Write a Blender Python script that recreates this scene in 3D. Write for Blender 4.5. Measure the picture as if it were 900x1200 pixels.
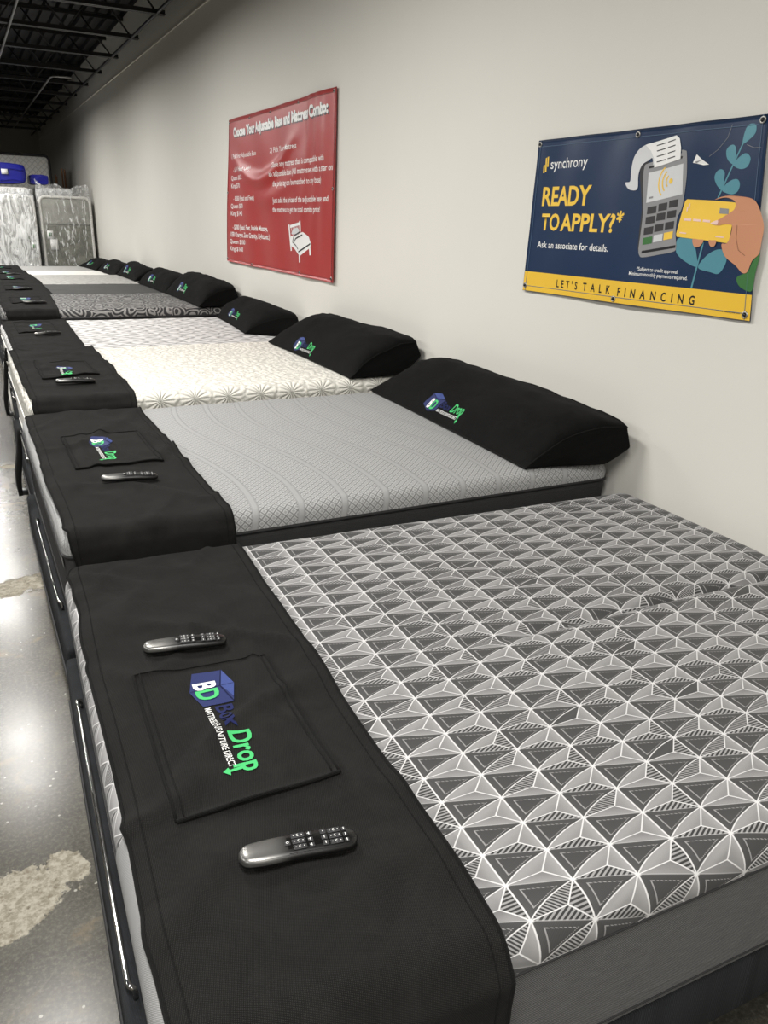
import bpy, bmesh, math, random
from math import sin, cos, pi, hypot, floor
from mathutils import Vector, Matrix, noise
from mathutils.geometry import tessellate_polygon

for _o in list(bpy.data.objects):
    bpy.data.objects.remove(_o)
SC = bpy.context.scene
COL = SC.collection
random.seed(7)

# ------------------------------------------------------------------ camera
F_PX, PITCH, YAW, ROLL = 920.57, 0.3504, 0.4849, 0.0300
CAM = Vector((-0.1626, 0.0, 1.5564))
cdata = bpy.data.cameras.new('camera')
cam = bpy.data.objects.new('camera', cdata)
COL.objects.link(cam)
_f = Vector((sin(YAW)*cos(PITCH), cos(YAW)*cos(PITCH), -sin(PITCH)))
_r = Vector((cos(YAW), -sin(YAW), 0))
_u = _r.cross(_f)
_R = _r*cos(ROLL) + _u*sin(ROLL)
_U = -_r*sin(ROLL) + _u*cos(ROLL)
M = Matrix.Identity(4)
for i in range(3):
    M[i][0] = _R[i]; M[i][1] = _U[i]; M[i][2] = -_f[i]; M[i][3] = CAM[i]
cam.matrix_world = M
cdata.sensor_fit = 'AUTO'; cdata.sensor_width = 36.0
cdata.lens = F_PX/1200.0*36.0
cdata.clip_start = 0.02; cdata.clip_end = 200
SC.camera = cam

# ------------------------------------------------------------------ exposure, world
SC.view_settings.view_transform = 'Standard'
SC.view_settings.look = 'None'
SC.view_settings.exposure = 0.0
SC.view_settings.gamma = 1.0
SC.view_settings.use_curve_mapping = False
W = bpy.data.worlds.new('world'); SC.world = W; W.use_nodes = True
W.node_tree.nodes['Background'].inputs[0].default_value = (0.9, 0.95, 1.0, 1)
W.node_tree.nodes['Background'].inputs[1].default_value = 0.02

# ------------------------------------------------------------------ lamps of the showroom
LAMP_Z = 3.30
LAMP_ROWS = [(-0.25, [-3.5, 0.0, 3.55, 7.10, 10.65, 14.2]), (-3.6, [-1.7, 1.8, 5.35, 8.9, 12.4, 16.0])]  # outer row's last lamp is added to brighten the goods at the back
LAMP_W = 95.0
for lx, ys in LAMP_ROWS:
    for ly in ys:
        ld = bpy.data.lights.new('strip_lamp', 'AREA')
        ld.shape = 'RECTANGLE'; ld.size = 0.30; ld.size_y = 1.16
        ld.energy = LAMP_W; ld.color = (1.0, 0.978, 0.94); ld.spread = math.radians(174)
        lo = bpy.data.objects.new('strip_lamp', ld); COL.objects.link(lo)
        lo.location = (lx, ly, LAMP_Z - 0.012)

# ------------------------------------------------------------------ helpers
def mesh(name, verts, faces, uvs=None, smooth=True, mats=(), fmat=None):
    me = bpy.data.meshes.new(name)
    me.from_pydata([tuple(v) for v in verts], [], faces)
    if uvs is not None:
        ul = me.uv_layers.new(name='UVMap')
        li = [0]*len(me.loops); me.loops.foreach_get('vertex_index', li)
        fl = []
        for i in li: fl += [uvs[i][0], uvs[i][1]]
        ul.data.foreach_set('uv', fl)
    for m in mats: me.materials.append(m)
    if fmat is not None: me.polygons.foreach_set('material_index', fmat)
    if smooth: me.polygons.foreach_set('use_smooth', [True]*len(me.polygons))
    me.validate(); me.update()
    return me

def link(name, me, parent=None):
    o = bpy.data.objects.new(name, me); COL.objects.link(o)
    if parent is not None: o.parent = parent
    return o

def obj(name, verts, faces, mat, parent=None, uvs=None, smooth=True):
    return link(name, mesh(name, verts, faces, uvs, smooth, (mat,)), parent)

def empty(name, loc, rz=0.0):
    o = bpy.data.objects.new(name, None); COL.objects.link(o)
    o.location = loc; o.rotation_euler = (0, 0, rz); o.empty_display_size = 0.1
    return o

def tag(o, label=None, cat=None, group=None, kind=None):
    if label: o['label'] = label
    if cat: o['category'] = cat
    if group: o['group'] = group
    if kind: o['kind'] = kind
    return o

class MB:
    """collects verts / faces"""
    def __init__(s): s.v = []; s.f = []; s.uv = []
    def add(s, v, f, uv=None):
        n = len(s.v); s.v += [tuple(p) for p in v]; s.f += [tuple(i+n for i in q) for q in f]
        s.uv += list(uv) if uv else [(p[0], p[1]) for p in v]
        return s
    def box(s, x0, x1, y0, y1, z0, z1, bev=0.0, seg=2):
        bm = bmesh.new()
        bmesh.ops.create_cube(bm, size=1)
        for v in bm.verts:
            v.co = Vector(((x0+x1)/2+v.co.x*(x1-x0), (y0+y1)/2+v.co.y*(y1-y0), (z0+z1)/2+v.co.z*(z1-z0)))
        if bev > 0:
            bmesh.ops.bevel(bm, geom=list(bm.edges), offset=bev, segments=seg, affect='EDGES', profile=0.5)
        bm.verts.ensure_lookup_table(); bm.verts.index_update()
        s.add([v.co[:] for v in bm.verts], [tuple(v.index for v in f.verts) for f in bm.faces]); bm.free()
        return s
    def tube(s, pts, r, n=8, closed=False, caps=True):
        pts = [Vector(p) for p in pts]; k = len(pts); vs = []; up = None
        for i, p in enumerate(pts):
            if closed: t = pts[(i+1) % k]-pts[i-1]
            else: t = pts[min(i+1, k-1)]-pts[max(i-1, 0)]
            if t.length < 1e-9: t = Vector((1, 0, 0))
            t.normalize()
            if up is None:
                up = Vector((0, 0, 1)) if abs(t.z) < 0.9 else Vector((1, 0, 0))
            a = t.cross(up)
            if a.length < 1e-6: a = t.orthogonal()
            a.normalize(); b = a.cross(t); up = b
            rr = r[i] if isinstance(r, (list, tuple)) else r
            for j in range(n):
                q = 2*pi*j/n; vs.append(p+(a*cos(q)+b*sin(q))*rr)
        fs = []
        for i in range(k if closed else k-1):
            for j in range(n):
                fs.append((i*n+j, i*n+(j+1) % n, ((i+1) % k)*n+(j+1) % n, ((i+1) % k)*n+j))
        if caps and not closed:
            fs.append(tuple(range(n-1, -1, -1))); fs.append(tuple((k-1)*n+j for j in range(n)))
        return s.add(vs, fs)
    def build(s, name, mat, parent=None, smooth=True):
        return obj(name, s.v, s.f, mat, parent, s.uv, smooth)
    def mesh(s, name, mat, smooth=True):
        return mesh(name, s.v, s.f, s.uv, smooth, (mat,))

def auto_flat(o, ang=40):
    """smooth shading that keeps hard edges sharp"""
    me = o.data; bm = bmesh.new(); bm.from_mesh(me)
    for e in bm.edges:
        if len(e.link_faces) == 2 and e.calc_face_angle(0) > math.radians(ang): e.smooth = False
    bm.to_mesh(me); bm.free(); return o

def fbm(x, y, z=0.0, oc=3):
    a = 0.0; g = 1.0
    for _ in range(oc):
        a += noise.noise(Vector((x, y, z)))*g; x *= 2.03; y *= 2.03; z += 7.1; g *= 0.5
    return a

# ------------------------------------------------------------------ materials
class NT:
    def __init__(s, name):
        s.m = bpy.data.materials.new(name); s.m.use_nodes = True
        s.t = s.m.node_tree; s.N = s.t.nodes; s.L = s.t.links
        s.b = s.N['Principled BSDF']; s.out = s.N['Material Output']; s._uv = None
    def put(s, sock, val):
        if isinstance(val, bpy.types.NodeSocket): s.L.new(val, sock)
        elif val is not None:
            if isinstance(val, (tuple, list)) and len(val) == 3 and sock.type == 'RGBA': val = (*val, 1)
            sock.default_value = val
    def node(s, typ, **kw):
        n = s.N.new(typ)
        for k, v in kw.items(): setattr(n, k, v)
        return n
    def math(s, op, a, b=None, c=None, clamp=False):
        n = s.node('ShaderNodeMath', operation=op); n.use_clamp = clamp
        for i, q in enumerate((a, b, c)):
            if q is not None: s.put(n.inputs[i], q)
        return n.outputs[0]
    def add(s, a, b): return s.math('ADD', a, b)
    def sub(s, a, b): return s.math('SUBTRACT', a, b)
    def mul(s, a, b): return s.math('MULTIPLY', a, b)
    def fract(s, a): return s.math('FRACT', a)
    def sin(s, a): return s.math('SINE', a)
    def lt(s, a, b): return s.math('LESS_THAN', a, b)
    def gt(s, a, b): return s.math('GREATER_THAN', a, b)
    def mn(s, a, b): return s.math('MINIMUM', a, b)
    def mx(s, a, b): return s.math('MAXIMUM', a, b)
    def smooth(s, x, lo, hi, a=0.0, b=1.0):
        n = s.node('ShaderNodeMapRange', interpolation_type='SMOOTHSTEP')
        for i, q in enumerate((x, lo, hi, a, b)): s.put(n.inputs[i], q)
        return n.outputs[0]
    def mix(s, f, a, b):
        n = s.node('ShaderNodeMix', data_type='RGBA')
        s.put(n.inputs[0], f); s.put(n.inputs[6], a); s.put(n.inputs[7], b)
        return n.outputs[2]
    def mixf(s, f, a, b):
        n = s.node('ShaderNodeMix', data_type='FLOAT')
        s.put(n.inputs[0], f); s.put(n.inputs[2], a); s.put(n.inputs[3], b)
        return n.outputs[0]
    def uv(s):
        if s._uv is None:
            u = s.node('ShaderNodeUVMap', uv_map='UVMap'); x = s.node('ShaderNodeSeparateXYZ')
            s.L.new(u.outputs[0], x.inputs[0]); s._uv = (x.outputs[0], x.outputs[1], u.outputs[0])
        return s._uv
    def objc(s):
        c = s.node('ShaderNodeTexCoord'); return c.outputs['Object']
    def sep(s, v):
        x = s.node('ShaderNodeSeparateXYZ'); s.L.new(v, x.inputs[0]); return x.outputs
    def comb(s, a, b, c=0.0):
        n = s.node('ShaderNodeCombineXYZ')
        for i, q in enumerate((a, b, c)): s.put(n.inputs[i], q)
        return n.outputs[0]
    def noise(s, vec, scale, detail=3, rough=0.55, dist=0.0):
        n = s.node('ShaderNodeTexNoise'); s.L.new(vec, n.inputs['Vector'])
        n.inputs['Scale'].default_value = scale; n.inputs['Detail'].default_value = detail
        n.inputs['Roughness'].default_value = rough; n.inputs['Distortion'].default_value = dist
        return n.outputs['Fac'], n.outputs['Color']
    def voro(s, vec, scale, feature='F1', rand=1.0):
        n = s.node('ShaderNodeTexVoronoi', feature=feature); s.L.new(vec, n.inputs['Vector'])
        n.inputs['Scale'].default_value = scale; n.inputs['Randomness'].default_value = rand
        return n.outputs
    def white(s, vec):
        n = s.node('ShaderNodeTexWhiteNoise', noise_dimensions='2D'); s.L.new(vec, n.inputs['Vector'])
        return n.outputs['Value']
    def ramp(s, f, stops):
        n = s.node('ShaderNodeValToRGB'); e = n.color_ramp.elements
        while len(e) < len(stops): e.new(0.5)
        for k, (p, c) in zip(e, stops): k.position = p; k.color = (*c, 1)
        s.put(n.inputs[0], f); return n.outputs[0]
    def bump(s, h, strength=0.3, dist=0.002):
        n = s.node('ShaderNodeBump'); n.inputs['Strength'].default_value = strength
        n.inputs['Distance'].default_value = dist; s.put(n.inputs['Height'], h)
        s.L.new(n.outputs[0], s.b.inputs['Normal']); return n
    def done(s, col=None, rough=None, metal=None, spec=None, **kw):
        if col is not None: s.put(s.b.inputs['Base Color'], col)
        if rough is not None: s.put(s.b.inputs['Roughness'], rough)
        if metal is not None: s.put(s.b.inputs['Metallic'], metal)
        if spec is not None: s.put(s.b.inputs['Specular IOR Level'], spec)
        for k, v in kw.items(): s.put(s.b.inputs[k], v)
        return s.m

def plain(name, col, rough=0.6, metal=0.0, spec=0.5, var=0.08, scale=40):
    n = NT(name); f, _ = n.noise(n.objc(), scale, 3)
    c = n.mix(f, tuple(k*(1-var) for k in col), tuple(min(1, k*(1+var)) for k in col))
    return n.done(c, rough, metal, spec)

def mat_wall(name='wall_paint', col=(0.685, 0.668, 0.615)):
    n = NT(name); o = n.objc()
    f, _ = n.noise(o, 1.3, 4); g, _ = n.noise(o, 160, 2)
    c = n.mix(f, tuple(k*0.96 for k in col), tuple(k*1.03 for k in col))
    n.bump(g, 0.12, 0.002); return n.done(c, 0.62, 0, 0.3)

def mat_floor():
    n = NT('polished_concrete'); o = n.objc(); x = n.sep(o)
    big, _ = n.noise(o, 0.9, 5, 0.6, 0.6); mid, _ = n.noise(o, 6, 6, 0.65, 0.4); fine, _ = n.noise(o, 95, 6, 0.8)
    base = n.ramp(n.add(n.mul(big, 0.6), n.mul(mid, 0.4)), [(0.32, (0.030, 0.028, 0.022)), (0.5, (0.057, 0.053, 0.043)), (0.68, (0.105, 0.098, 0.080))])
    base = n.mix(n.smooth(fine, 0.44, 0.72, 0.0, 0.60), base, (0.175, 0.165, 0.136)); base = n.mix(n.smooth(fine, 0.46, 0.30, 0.0, 0.6), base, (0.035, 0.032, 0.026))
    # pale flecks
    v = n.voro(o, 26); fl = n.mul(n.lt(v['Distance'], 0.10), n.gt(n.noise(o, 3.1, 2)[0], 0.44))
    base = n.mix(n.mul(fl, 0.7), base, (0.40, 0.385, 0.34))
    st_, _ = n.noise(o, 4.5, 5, 0.7, 0.8); base = n.mix(n.smooth(st_, 0.56, 0.70, 0.0, 0.55), base, (0.15, 0.115, 0.070))   # rusty tan stains
    # spalled patches with exposed aggregate
    msk = None; w1, _ = n.noise(o, 9, 5, 0.7)
    for cx, cy, rx, ry in ((-0.235, 1.70, 0.13, 0.085), (-0.125, 1.74, 0.055, 0.065), (-0.28, 1.60, 0.08, 0.04), (-0.10, 3.55, 0.16, 0.10), (0.04, 3.62, 0.09, 0.07), (0.03, 5.5, 0.2, 0.05), (-1.3, 2.6, 0.2, 0.12), (-2.2, 5.1, 0.25, 0.15)):
        dx = n.mul(n.sub(x[0], cx), 1/rx); dy = n.mul(n.sub(x[1], cy), 1/ry)
        d = n.math('SQRT', n.add(n.mul(dx, dx), n.mul(dy, dy)))
        d = n.add(d, n.mul(n.sub(w1, 0.5), 2.2)); k = n.smooth(d, 0.9, 1.02, 1.0, 0.0)
        msk = k if msk is None else n.mx(msk, k)
    a = n.voro(o, 85); ag = n.ramp(a['Color'], [(0.0, (0.06, 0.045, 0.03)), (0.3, (0.19, 0.165, 0.12)), (0.6, (0.27, 0.245, 0.19)), (1.0, (0.34, 0.32, 0.27))])
    e = n.voro(o, 85, 'DISTANCE_TO_EDGE'); ag = n.mix(n.smooth(e['Distance'], 0.02, 0.3), (0.29, 0.265, 0.21), ag)
    a2, _ = n.noise(o, 40, 6, 0.75); ag = n.mix(n.smooth(a2, 0.40, 0.60), n.mix(0.55, ag, (0.12, 0.10, 0.07)), n.mix(0.6, ag, (0.36, 0.34, 0.28)))
    c = n.mix(msk, base, ag)
    r = n.mixf(msk, n.mixf(mid, 0.17, 0.27), 0.75)
    h = n.add(n.mul(fine, 0.05), n.add(n.mul(msk, -0.8), n.mul(n.mul(a['Distance'], msk), -1.0)))
    n.bump(h, 0.35, 0.004); return n.done(c, r, 0, 0.22)

def mat_black_fabric(name, col=(0.0165, 0.0162, 0.0155), weave=0.0036, tw=1.0):
    n = NT(name); u, v, uvv = n.uv(); k = 2*pi/weave
    w = n.mul(n.sin(n.mul(n.add(u, n.mul(v, 0.6)), k)), n.sin(n.mul(n.sub(v, n.mul(u, 0.35)), k)))
    f, _ = n.noise(uvv, 9, 5, 0.65, 1.2); g, _ = n.noise(uvv, 420, 2)
    c = n.mix(n.smooth(f, 0.3, 0.75), tuple(q*0.72 for q in col), tuple(q*1.35 for q in col))
    c = n.mix(n.mul(n.smooth(w, 0.25, 0.95), 0.75*tw), c, tuple(q*4.2 for q in col))
    c = n.mix(n.mul(n.smooth(g, 0.60, 0.80), 0.45), c, tuple(q*5 for q in col))
    n.bump(n.add(n.mul(w, 0.5), n.mul(f, 4.0)), 0.6, 0.002)
    return n.done(c, 0.95, 0, 0.06, **{'Sheen Weight': 0.025, 'Sheen Roughness': 0.6})

LAT_O = (0.7288, 0.4993)   # a knot of the triangle lattice in bed coordinates
def mat_triangles():
    n = NT('triangle_jacquard'); u, v, uvv = n.uv()
    s = n.sub(u, LAT_O[0]); t = n.sub(v, LAT_O[1])
    i = n.mul(s, 1/0.1023); j = n.mul(n.add(t, n.mul(i, 0.0309)), -1/0.0664)
    fi = n.fract(i); fj = n.fract(j); cell = n.comb(n.math('FLOOR', i), n.math('FLOOR', j))
    rnd = n.white(cell); cell2 = n.node('ShaderNodeVectorMath', operation='ADD'); n.L.new(cell, cell2.inputs[0]); cell2.inputs[1].default_value = (31.7, 11.3, 0)
    rnd2 = n.white(cell2.outputs[0])
    thr = n.sub(1.0, n.mul(n.mul(fi, fj), 0.42))          # the hypotenuse bows a little
    e = n.sub(n.add(fi, fj), thr); dark = n.lt(e, 0.0)
    # dark triangle: tone, gradient and dashed inner outline
    c3 = n.sub(n.sub(1.0, fi), fj); mnd = n.mn(n.mn(fi, fj), c3)
    ring = n.lt(n.math('ABSOLUTE', n.sub(mnd, 0.155)), 0.013)
    dash = n.gt(n.fract(n.mul(n.sub(fi, fj), 14.0)), 0.42); ring = n.mul(ring, n.mx(dash, n.lt(fi, 0.2)))
    dk = n.mixf(n.smooth(mnd, 0.0, 0.2), 0.052, 0.042)
    dk = n.add(dk, n.mul(fj, 0.012))
    # fine ribs in the dark weave
    rib = n.sin(n.mul(u, 2*pi/0.0022)); dk = n.mul(dk, n.add(1.0, n.mul(rib, 0.18)))
    dk = n.mixf(ring, dk, 0.24)
    # light triangle: three faces meeting at the middle
    a = n.sub(1.0, fi); b = n.sub(1.0, fj); c = n.sub(n.add(fi, fj), 1.0)
    m = n.mn(n.mn(a, b), c); isA = n.lt(n.sub(a, m), 1e-4); isB = n.lt(n.sub(b, m), 1e-4)
    hl = n.smooth(n.math('ABSOLUTE', n.sub(n.fract(n.mul(n.sub(a, b), 9.0)), 0.5)), 0.22, 0.30)
    hb = n.smooth(n.math('ABSOLUTE', n.sub(n.fract(n.mul(n.sub(fi, n.mul(b, 0.8)), 11.0)), 0.5)), 0.22, 0.30)
    ha = n.smooth(n.math('ABSOLUTE', n.sub(n.fract(n.mul(n.sub(fj, n.mul(a, 0.5)), 10.0)), 0.5)), 0.22, 0.30)
    w = n.sin(n.mul(n.add(u, v), 2*pi/0.0026)); w2 = n.sin(n.mul(n.sub(u, v), 2*pi/0.0026)); wv = n.mul(n.mul(w, w2), 0.06)
    cell3 = n.node('ShaderNodeVectorMath', operation='ADD'); n.L.new(cell, cell3.inputs[0]); cell3.inputs[1].default_value = (-13.3, 47.9, 0); rnd3 = n.white(cell3.outputs[0])
    faceC = n.mixf(n.gt(rnd, 0.58), n.add(n.mixf(n.smooth(m, 0.0, 0.3), 0.255, 0.205), wv), n.mixf(hl, 0.03, 0.27)); faceC = n.mixf(n.gt(rnd, 0.94), faceC, 0.05)
    faceB = n.mixf(n.gt(rnd2, 0.60), n.add(n.mul(n.smooth(m, 0.0, 0.3), -0.07), n.add(0.24, wv)), n.mixf(hb, 0.03, 0.27))
    faceA = n.mixf(n.gt(rnd3, 0.68), n.add(n.mixf(n.smooth(m, 0.0, 0.25), 0.285, 0.21), wv), n.mixf(ha, 0.03, 0.27))
    lt = n.mixf(isA, n.mixf(isB, faceC, faceB), faceA)
    # white cords
    lo = n.mn(n.mx(n.sub(a, m), 0.0), 1.0)
    srt = n.sub(n.sub(n.add(n.add(a, b), c), m), n.mx(n.mx(a, b), c))  # middle value
    split = n.smooth(n.sub(srt, m), 0.014, 0.034, 1.0, 0.0)
    e1 = n.smooth(n.math('ABSOLUTE', e), 0.010, 0.026, 1.0, 0.0); e2 = n.smooth(n.mn(fi, n.sub(1.0, fi)), 0.008, 0.022, 1.0, 0.0)
    e3 = n.mul(n.smooth(n.mn(fj, n.sub(1.0, fj)), 0.006, 0.020, 1.0, 0.0), 0.35)
    kx = n.mn(fi, n.sub(1.0, fi)); ky = n.mn(fj, n.sub(1.0, fj)); kn = n.smooth(n.add(kx, ky), 0.03, 0.09, 1.0, 0.0)
    edge = n.mx(n.mx(e1, e2), n.mx(e3, kn))
    knot = None
    g = n.mixf(dark, n.mixf(split, lt, 0.60), dk); g = n.mixf(edge, g, 0.60)
    col = n.node('ShaderNodeCombineColor'); n.put(col.inputs[0], g); n.put(col.inputs[1], n.mul(g, 0.985)); n.put(col.inputs[2], n.mul(g, 0.985))
    pf = n.smooth(mnd, 0.0, 0.22); pl = n.smooth(m, 0.0, 0.2)
    n.bump(n.add(n.mixf(dark, pl, pf), n.mul(g, 0.15)), 0.30, 0.006)
    return n.done(col.outputs[0], 0.62, 0, 0.3, **{'Sheen Weight': 0.08})

def mat_knit():
    n = NT('diamond_knit'); u, v, uvv = n.uv(); P = 0.0275
    a = n.fract(n.mul(n.add(u, n.mul(v, 1.0)), 1/P)); b = n.fract(n.mul(n.sub(u, n.mul(v, 1.0)), 1/P))
    da = n.math('ABSOLUTE', n.sub(a, 0.5)); db = n.math('ABSOLUTE', n.sub(b, 0.5)); m = n.mx(da, db)
    groove = n.smooth(m, 0.36, 0.47); inner = n.smooth(m, 0.18, 0.24, 1.0, 0.0)
    wob = n.sin(n.add(n.mul(v, 3.49), -2.618))
    ph = n.math('ABSOLUTE', n.sub(n.fract(n.add(n.mul(u, 1/0.155), n.mul(wob, 0.42))), 0.5))
    band = n.smooth(ph, 0.075, 0.085, 1.0, 0.0); bl = n.mul(n.smooth(ph, 0.045, 0.062), n.smooth(ph, 0.088, 0.105, 1.0, 0.0))
    h = n.sub(n.mul(n.sub(1.0, groove), 0.8), n.mul(inner, 0.35)); h = n.mixf(band, h, 0.75); h = n.sub(h, n.mul(bl, 0.35))
    g = n.mixf(groove, 0.40, 0.19); g = n.mixf(inner, g, 0.29); g = n.mixf(band, g, 0.312); g = n.sub(g, n.mul(bl, 0.045))
    f, _ = n.noise(uvv, 500, 2); g = n.add(g, n.mul(n.sub(f, 0.5), 0.08))
    c = n.node('ShaderNodeCombineColor'); n.put(c.inputs[0], g); n.put(c.inputs[1], n.mul(g, 1.005)); n.put(c.inputs[2], n.mul(g, 1.0))
    n.bump(h, 0.6, 0.003); return n.done(c.outputs[0], 0.75, 0, 0.25)

def mat_star():
    n = NT('star_quilt'); u, v, uvv = n.uv(); P = 0.17
    U = n.sub(n.fract(n.mul(u, 1/P)), 0.5); V = n.sub(n.fract(n.add(n.mul(v, 1/P), 0.62)), 0.5)
    r = n.math('SQRT', n.add(n.mul(U, U), n.mul(V, V))); th = n.math('ARCTAN2', V, U)
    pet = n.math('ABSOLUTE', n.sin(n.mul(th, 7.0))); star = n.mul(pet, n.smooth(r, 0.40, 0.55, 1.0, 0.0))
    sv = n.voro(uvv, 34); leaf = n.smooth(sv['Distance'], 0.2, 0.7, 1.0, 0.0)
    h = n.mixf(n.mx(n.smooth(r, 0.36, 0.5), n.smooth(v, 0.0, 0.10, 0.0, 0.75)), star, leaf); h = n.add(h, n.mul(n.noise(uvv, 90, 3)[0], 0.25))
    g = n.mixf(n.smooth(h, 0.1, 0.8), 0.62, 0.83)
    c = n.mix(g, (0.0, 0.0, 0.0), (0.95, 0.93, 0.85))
    n.bump(h, 0.75, 0.008); return n.done(c, 0.8, 0, 0.2)

def mat_leaf():
    n = NT('leaf_quilt'); u, v, uvv = n.uv(); d, dc = n.noise(uvv, 5, 2)
    x = n.add(n.mul(u, 1/0.12), n.mul(n.sin(n.add(n.mul(v, 2*pi/0.16), n.mul(d, 4.0))), 0.32)); fx = n.math('ABSOLUTE', n.sub(n.fract(x), 0.5))
    y = n.fract(n.add(n.mul(v, 1/0.07), n.mul(n.fract(x), 1.0))); fy = n.math('ABSOLUTE', n.sub(y, 0.5))
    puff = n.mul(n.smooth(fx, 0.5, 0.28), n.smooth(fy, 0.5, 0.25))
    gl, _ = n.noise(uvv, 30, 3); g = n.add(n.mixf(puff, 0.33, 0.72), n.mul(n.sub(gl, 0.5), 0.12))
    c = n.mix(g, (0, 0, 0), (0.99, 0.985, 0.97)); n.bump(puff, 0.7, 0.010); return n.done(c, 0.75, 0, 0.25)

def mat_paisley():
    n = NT('paisley_damask'); u, v, uvv = n.uv(); d, dc = n.noise(uvv, 4.0, 2)
    vm = n.node('ShaderNodeVectorMath', operation='MULTIPLY_ADD'); n.L.new(dc, vm.inputs[0]); vm.inputs[1].default_value = (0.16, 0.16, 0); n.L.new(uvv, vm.inputs[2])
    o = n.voro(vm.outputs[0], 9.0, 'F1'); w = n.sin(n.mul(o['Distance'], 27.0)); f, _ = n.noise(uvv, 60, 3)
    k = n.smooth(n.add(w, n.mul(n.sub(f, 0.5), 1.3)), -0.15, 0.55)
    c = n.mix(k, (0.035, 0.035, 0.037), (0.29, 0.285, 0.275)); n.bump(k, 0.5, 0.005); return n.done(c, 0.65, 0, 0.35)

def mat_melange(name, lo, hi, sx=60, sy=60, bump=0.3):
    n = NT(name); u, v, uvv = n.uv(); f, _ = n.noise(n.comb(n.mul(u, sx), n.mul(v, sy)), 1.0, 4, 0.6)
    g, _ = n.noise(uvv, 300, 2); k = n.add(n.mul(f, 0.7), n.mul(g, 0.3)); c = n.mix(n.smooth(k, 0.35, 0.65), lo, hi)
    n.bump(k, bump, 0.004); return n.done(c, 0.8, 0, 0.2)

def mat_border(name, lo, hi):
    n = NT(name); u, v, uvv = n.uv(); P = 0.0032
    w = n.mul(n.sin(n.mul(u, 2*pi/P)), n.sin(n.mul(v, 2*pi/(P*0.8)))); q = n.sin(n.mul(v, 2*pi/0.052))
    f, _ = n.noise(n.comb(n.mul(u, 30), n.mul(v, 900)), 1.0, 2)
    c = n.mix(n.smooth(n.add(w, n.mul(n.sub(f, 0.5), 1.6)), -0.6, 0.9), lo, hi)
    n.bump(n.add(w, n.mul(n.smooth(q, 0.90, 1.0), -1.2)), 0.4, 0.0015); return n.done(c, 0.8, 0, 0.2)

def mat_plastic(nm='clear_plastic_film', lo=0.10, th=0.52):
    n = NT(nm); o = n.objc(); p = n.sep(o)
    st, _ = n.noise(n.comb(n.mul(p[0], 10), n.mul(p[1], 10), n.mul(p[2], 2.6)), 1.0, 5, 0.62, 1.8)
    n.bump(st, 0.9, 0.05); n.done((0.92, 0.93, 0.92), 0.16, 0, 0.9)
    tr = n.node('ShaderNodeBsdfTransparent'); mx = n.node('ShaderNodeMixShader')
    lw = n.node('ShaderNodeLayerWeight'); lw.inputs[0].default_value = 0.35
    fac = n.math('ADD', n.smooth(st, th, th+0.13, lo, 0.85), n.mul(lw.outputs['Facing'], 0.35), clamp=True)
    n.put(mx.inputs[0], fac); n.L.new(tr.outputs[0], mx.inputs[1]); n.L.new(n.b.outputs[0], mx.inputs[2]); n.L.new(mx.outputs[0], n.out.inputs[0])
    return n.m

def mat_marble(name, a, b):
    n = NT(name); o = n.objc(); f, _ = n.noise(o, 7, 5, 0.6, 1.0); c = n.mix(n.smooth(f, 0.35, 0.7), a, b); n.bump(f, 0.3, 0.02)
    return n.done(c, 0.6, 0, 0.4)

def mat_quilt(name, col):
    n = NT(name); p = n.sep(n.objc()); P = 0.10
    a = n.math('ABSOLUTE', n.sub(n.fract(n.mul(n.add(p[0], p[2]), 1/P)), 0.5)); b = n.math('ABSOLUTE', n.sub(n.fract(n.mul(n.sub(p[0], p[2]), 1/P)), 0.5))
    m = n.smooth(n.mx(a, b), 0.38, 0.5); c = n.mix(m, col, tuple(k*0.72 for k in col)); n.bump(n.sub(1.0, m), 0.6, 0.015); return n.done(c, 0.55, 0, 0.4)

def mat_vinyl(name, col):
    n = NT(name); f, _ = n.noise(n.objc(), 3, 4, 0.6, 0.5); g, _ = n.noise(n.objc(), 400, 1)
    c = n.mix(f, tuple(k*0.92 for k in col), tuple(min(1, k*1.08) for k in col)); n.bump(g, 0.08, 0.001); return n.done(c, 0.36, 0, 0.5)

MW = mat_wall(); MWB = mat_wall('back_wall_paint', (0.40, 0.385, 0.35))
MFL = mat_floor()
MDECK = plain('black_painted_steel_deck', (0.012, 0.012, 0.013), 0.6, 0, 0.3)
MSTEEL = plain('black_painted_steel', (0.010, 0.010, 0.011), 0.45, 0, 0.5)
MCOND = plain('grey_conduit', (0.33, 0.33, 0.32), 0.4, 0.6)
MRUN = mat_black_fabric('black_runner_cloth', (0.0092, 0.0090, 0.0084))
MRUN2 = mat_black_fabric('black_hem_cloth', (0.0060, 0.0060, 0.0058), 0.003, 0.5)
MPIL = mat_black_fabric('black_pillow_cloth', (0.0042, 0.0042, 0.0042), 0.004, 0.25)
MTRI = mat_triangles(); MKNIT = mat_knit(); MSTAR = mat_star(); MLEAF = mat_leaf(); MPAIS = mat_paisley()
MDARK = mat_melange('charcoal_rib_fabric', (0.045, 0.045, 0.045), (0.105, 0.105, 0.103), 4, 90)
MLIGHT = mat_melange('pale_melange_fabric', (0.26, 0.255, 0.245), (0.52, 0.515, 0.49), 18, 45)
MWHITE = mat_melange('white_stretch_fabric', (0.78, 0.77, 0.73), (0.90, 0.89, 0.85), 20, 20, 0.15)
MLIGHT2 = mat_melange('silver_fabric', (0.33, 0.33, 0.32), (0.47, 0.465, 0.455), 12, 60)
MBORD = mat_border('grey_border_fabric', (0.065, 0.065, 0.067), (0.24, 0.24, 0.24))
MBORD_L = mat_border('pale_border_fabric', (0.19, 0.19, 0.19), (0.36, 0.36, 0.355))
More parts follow.
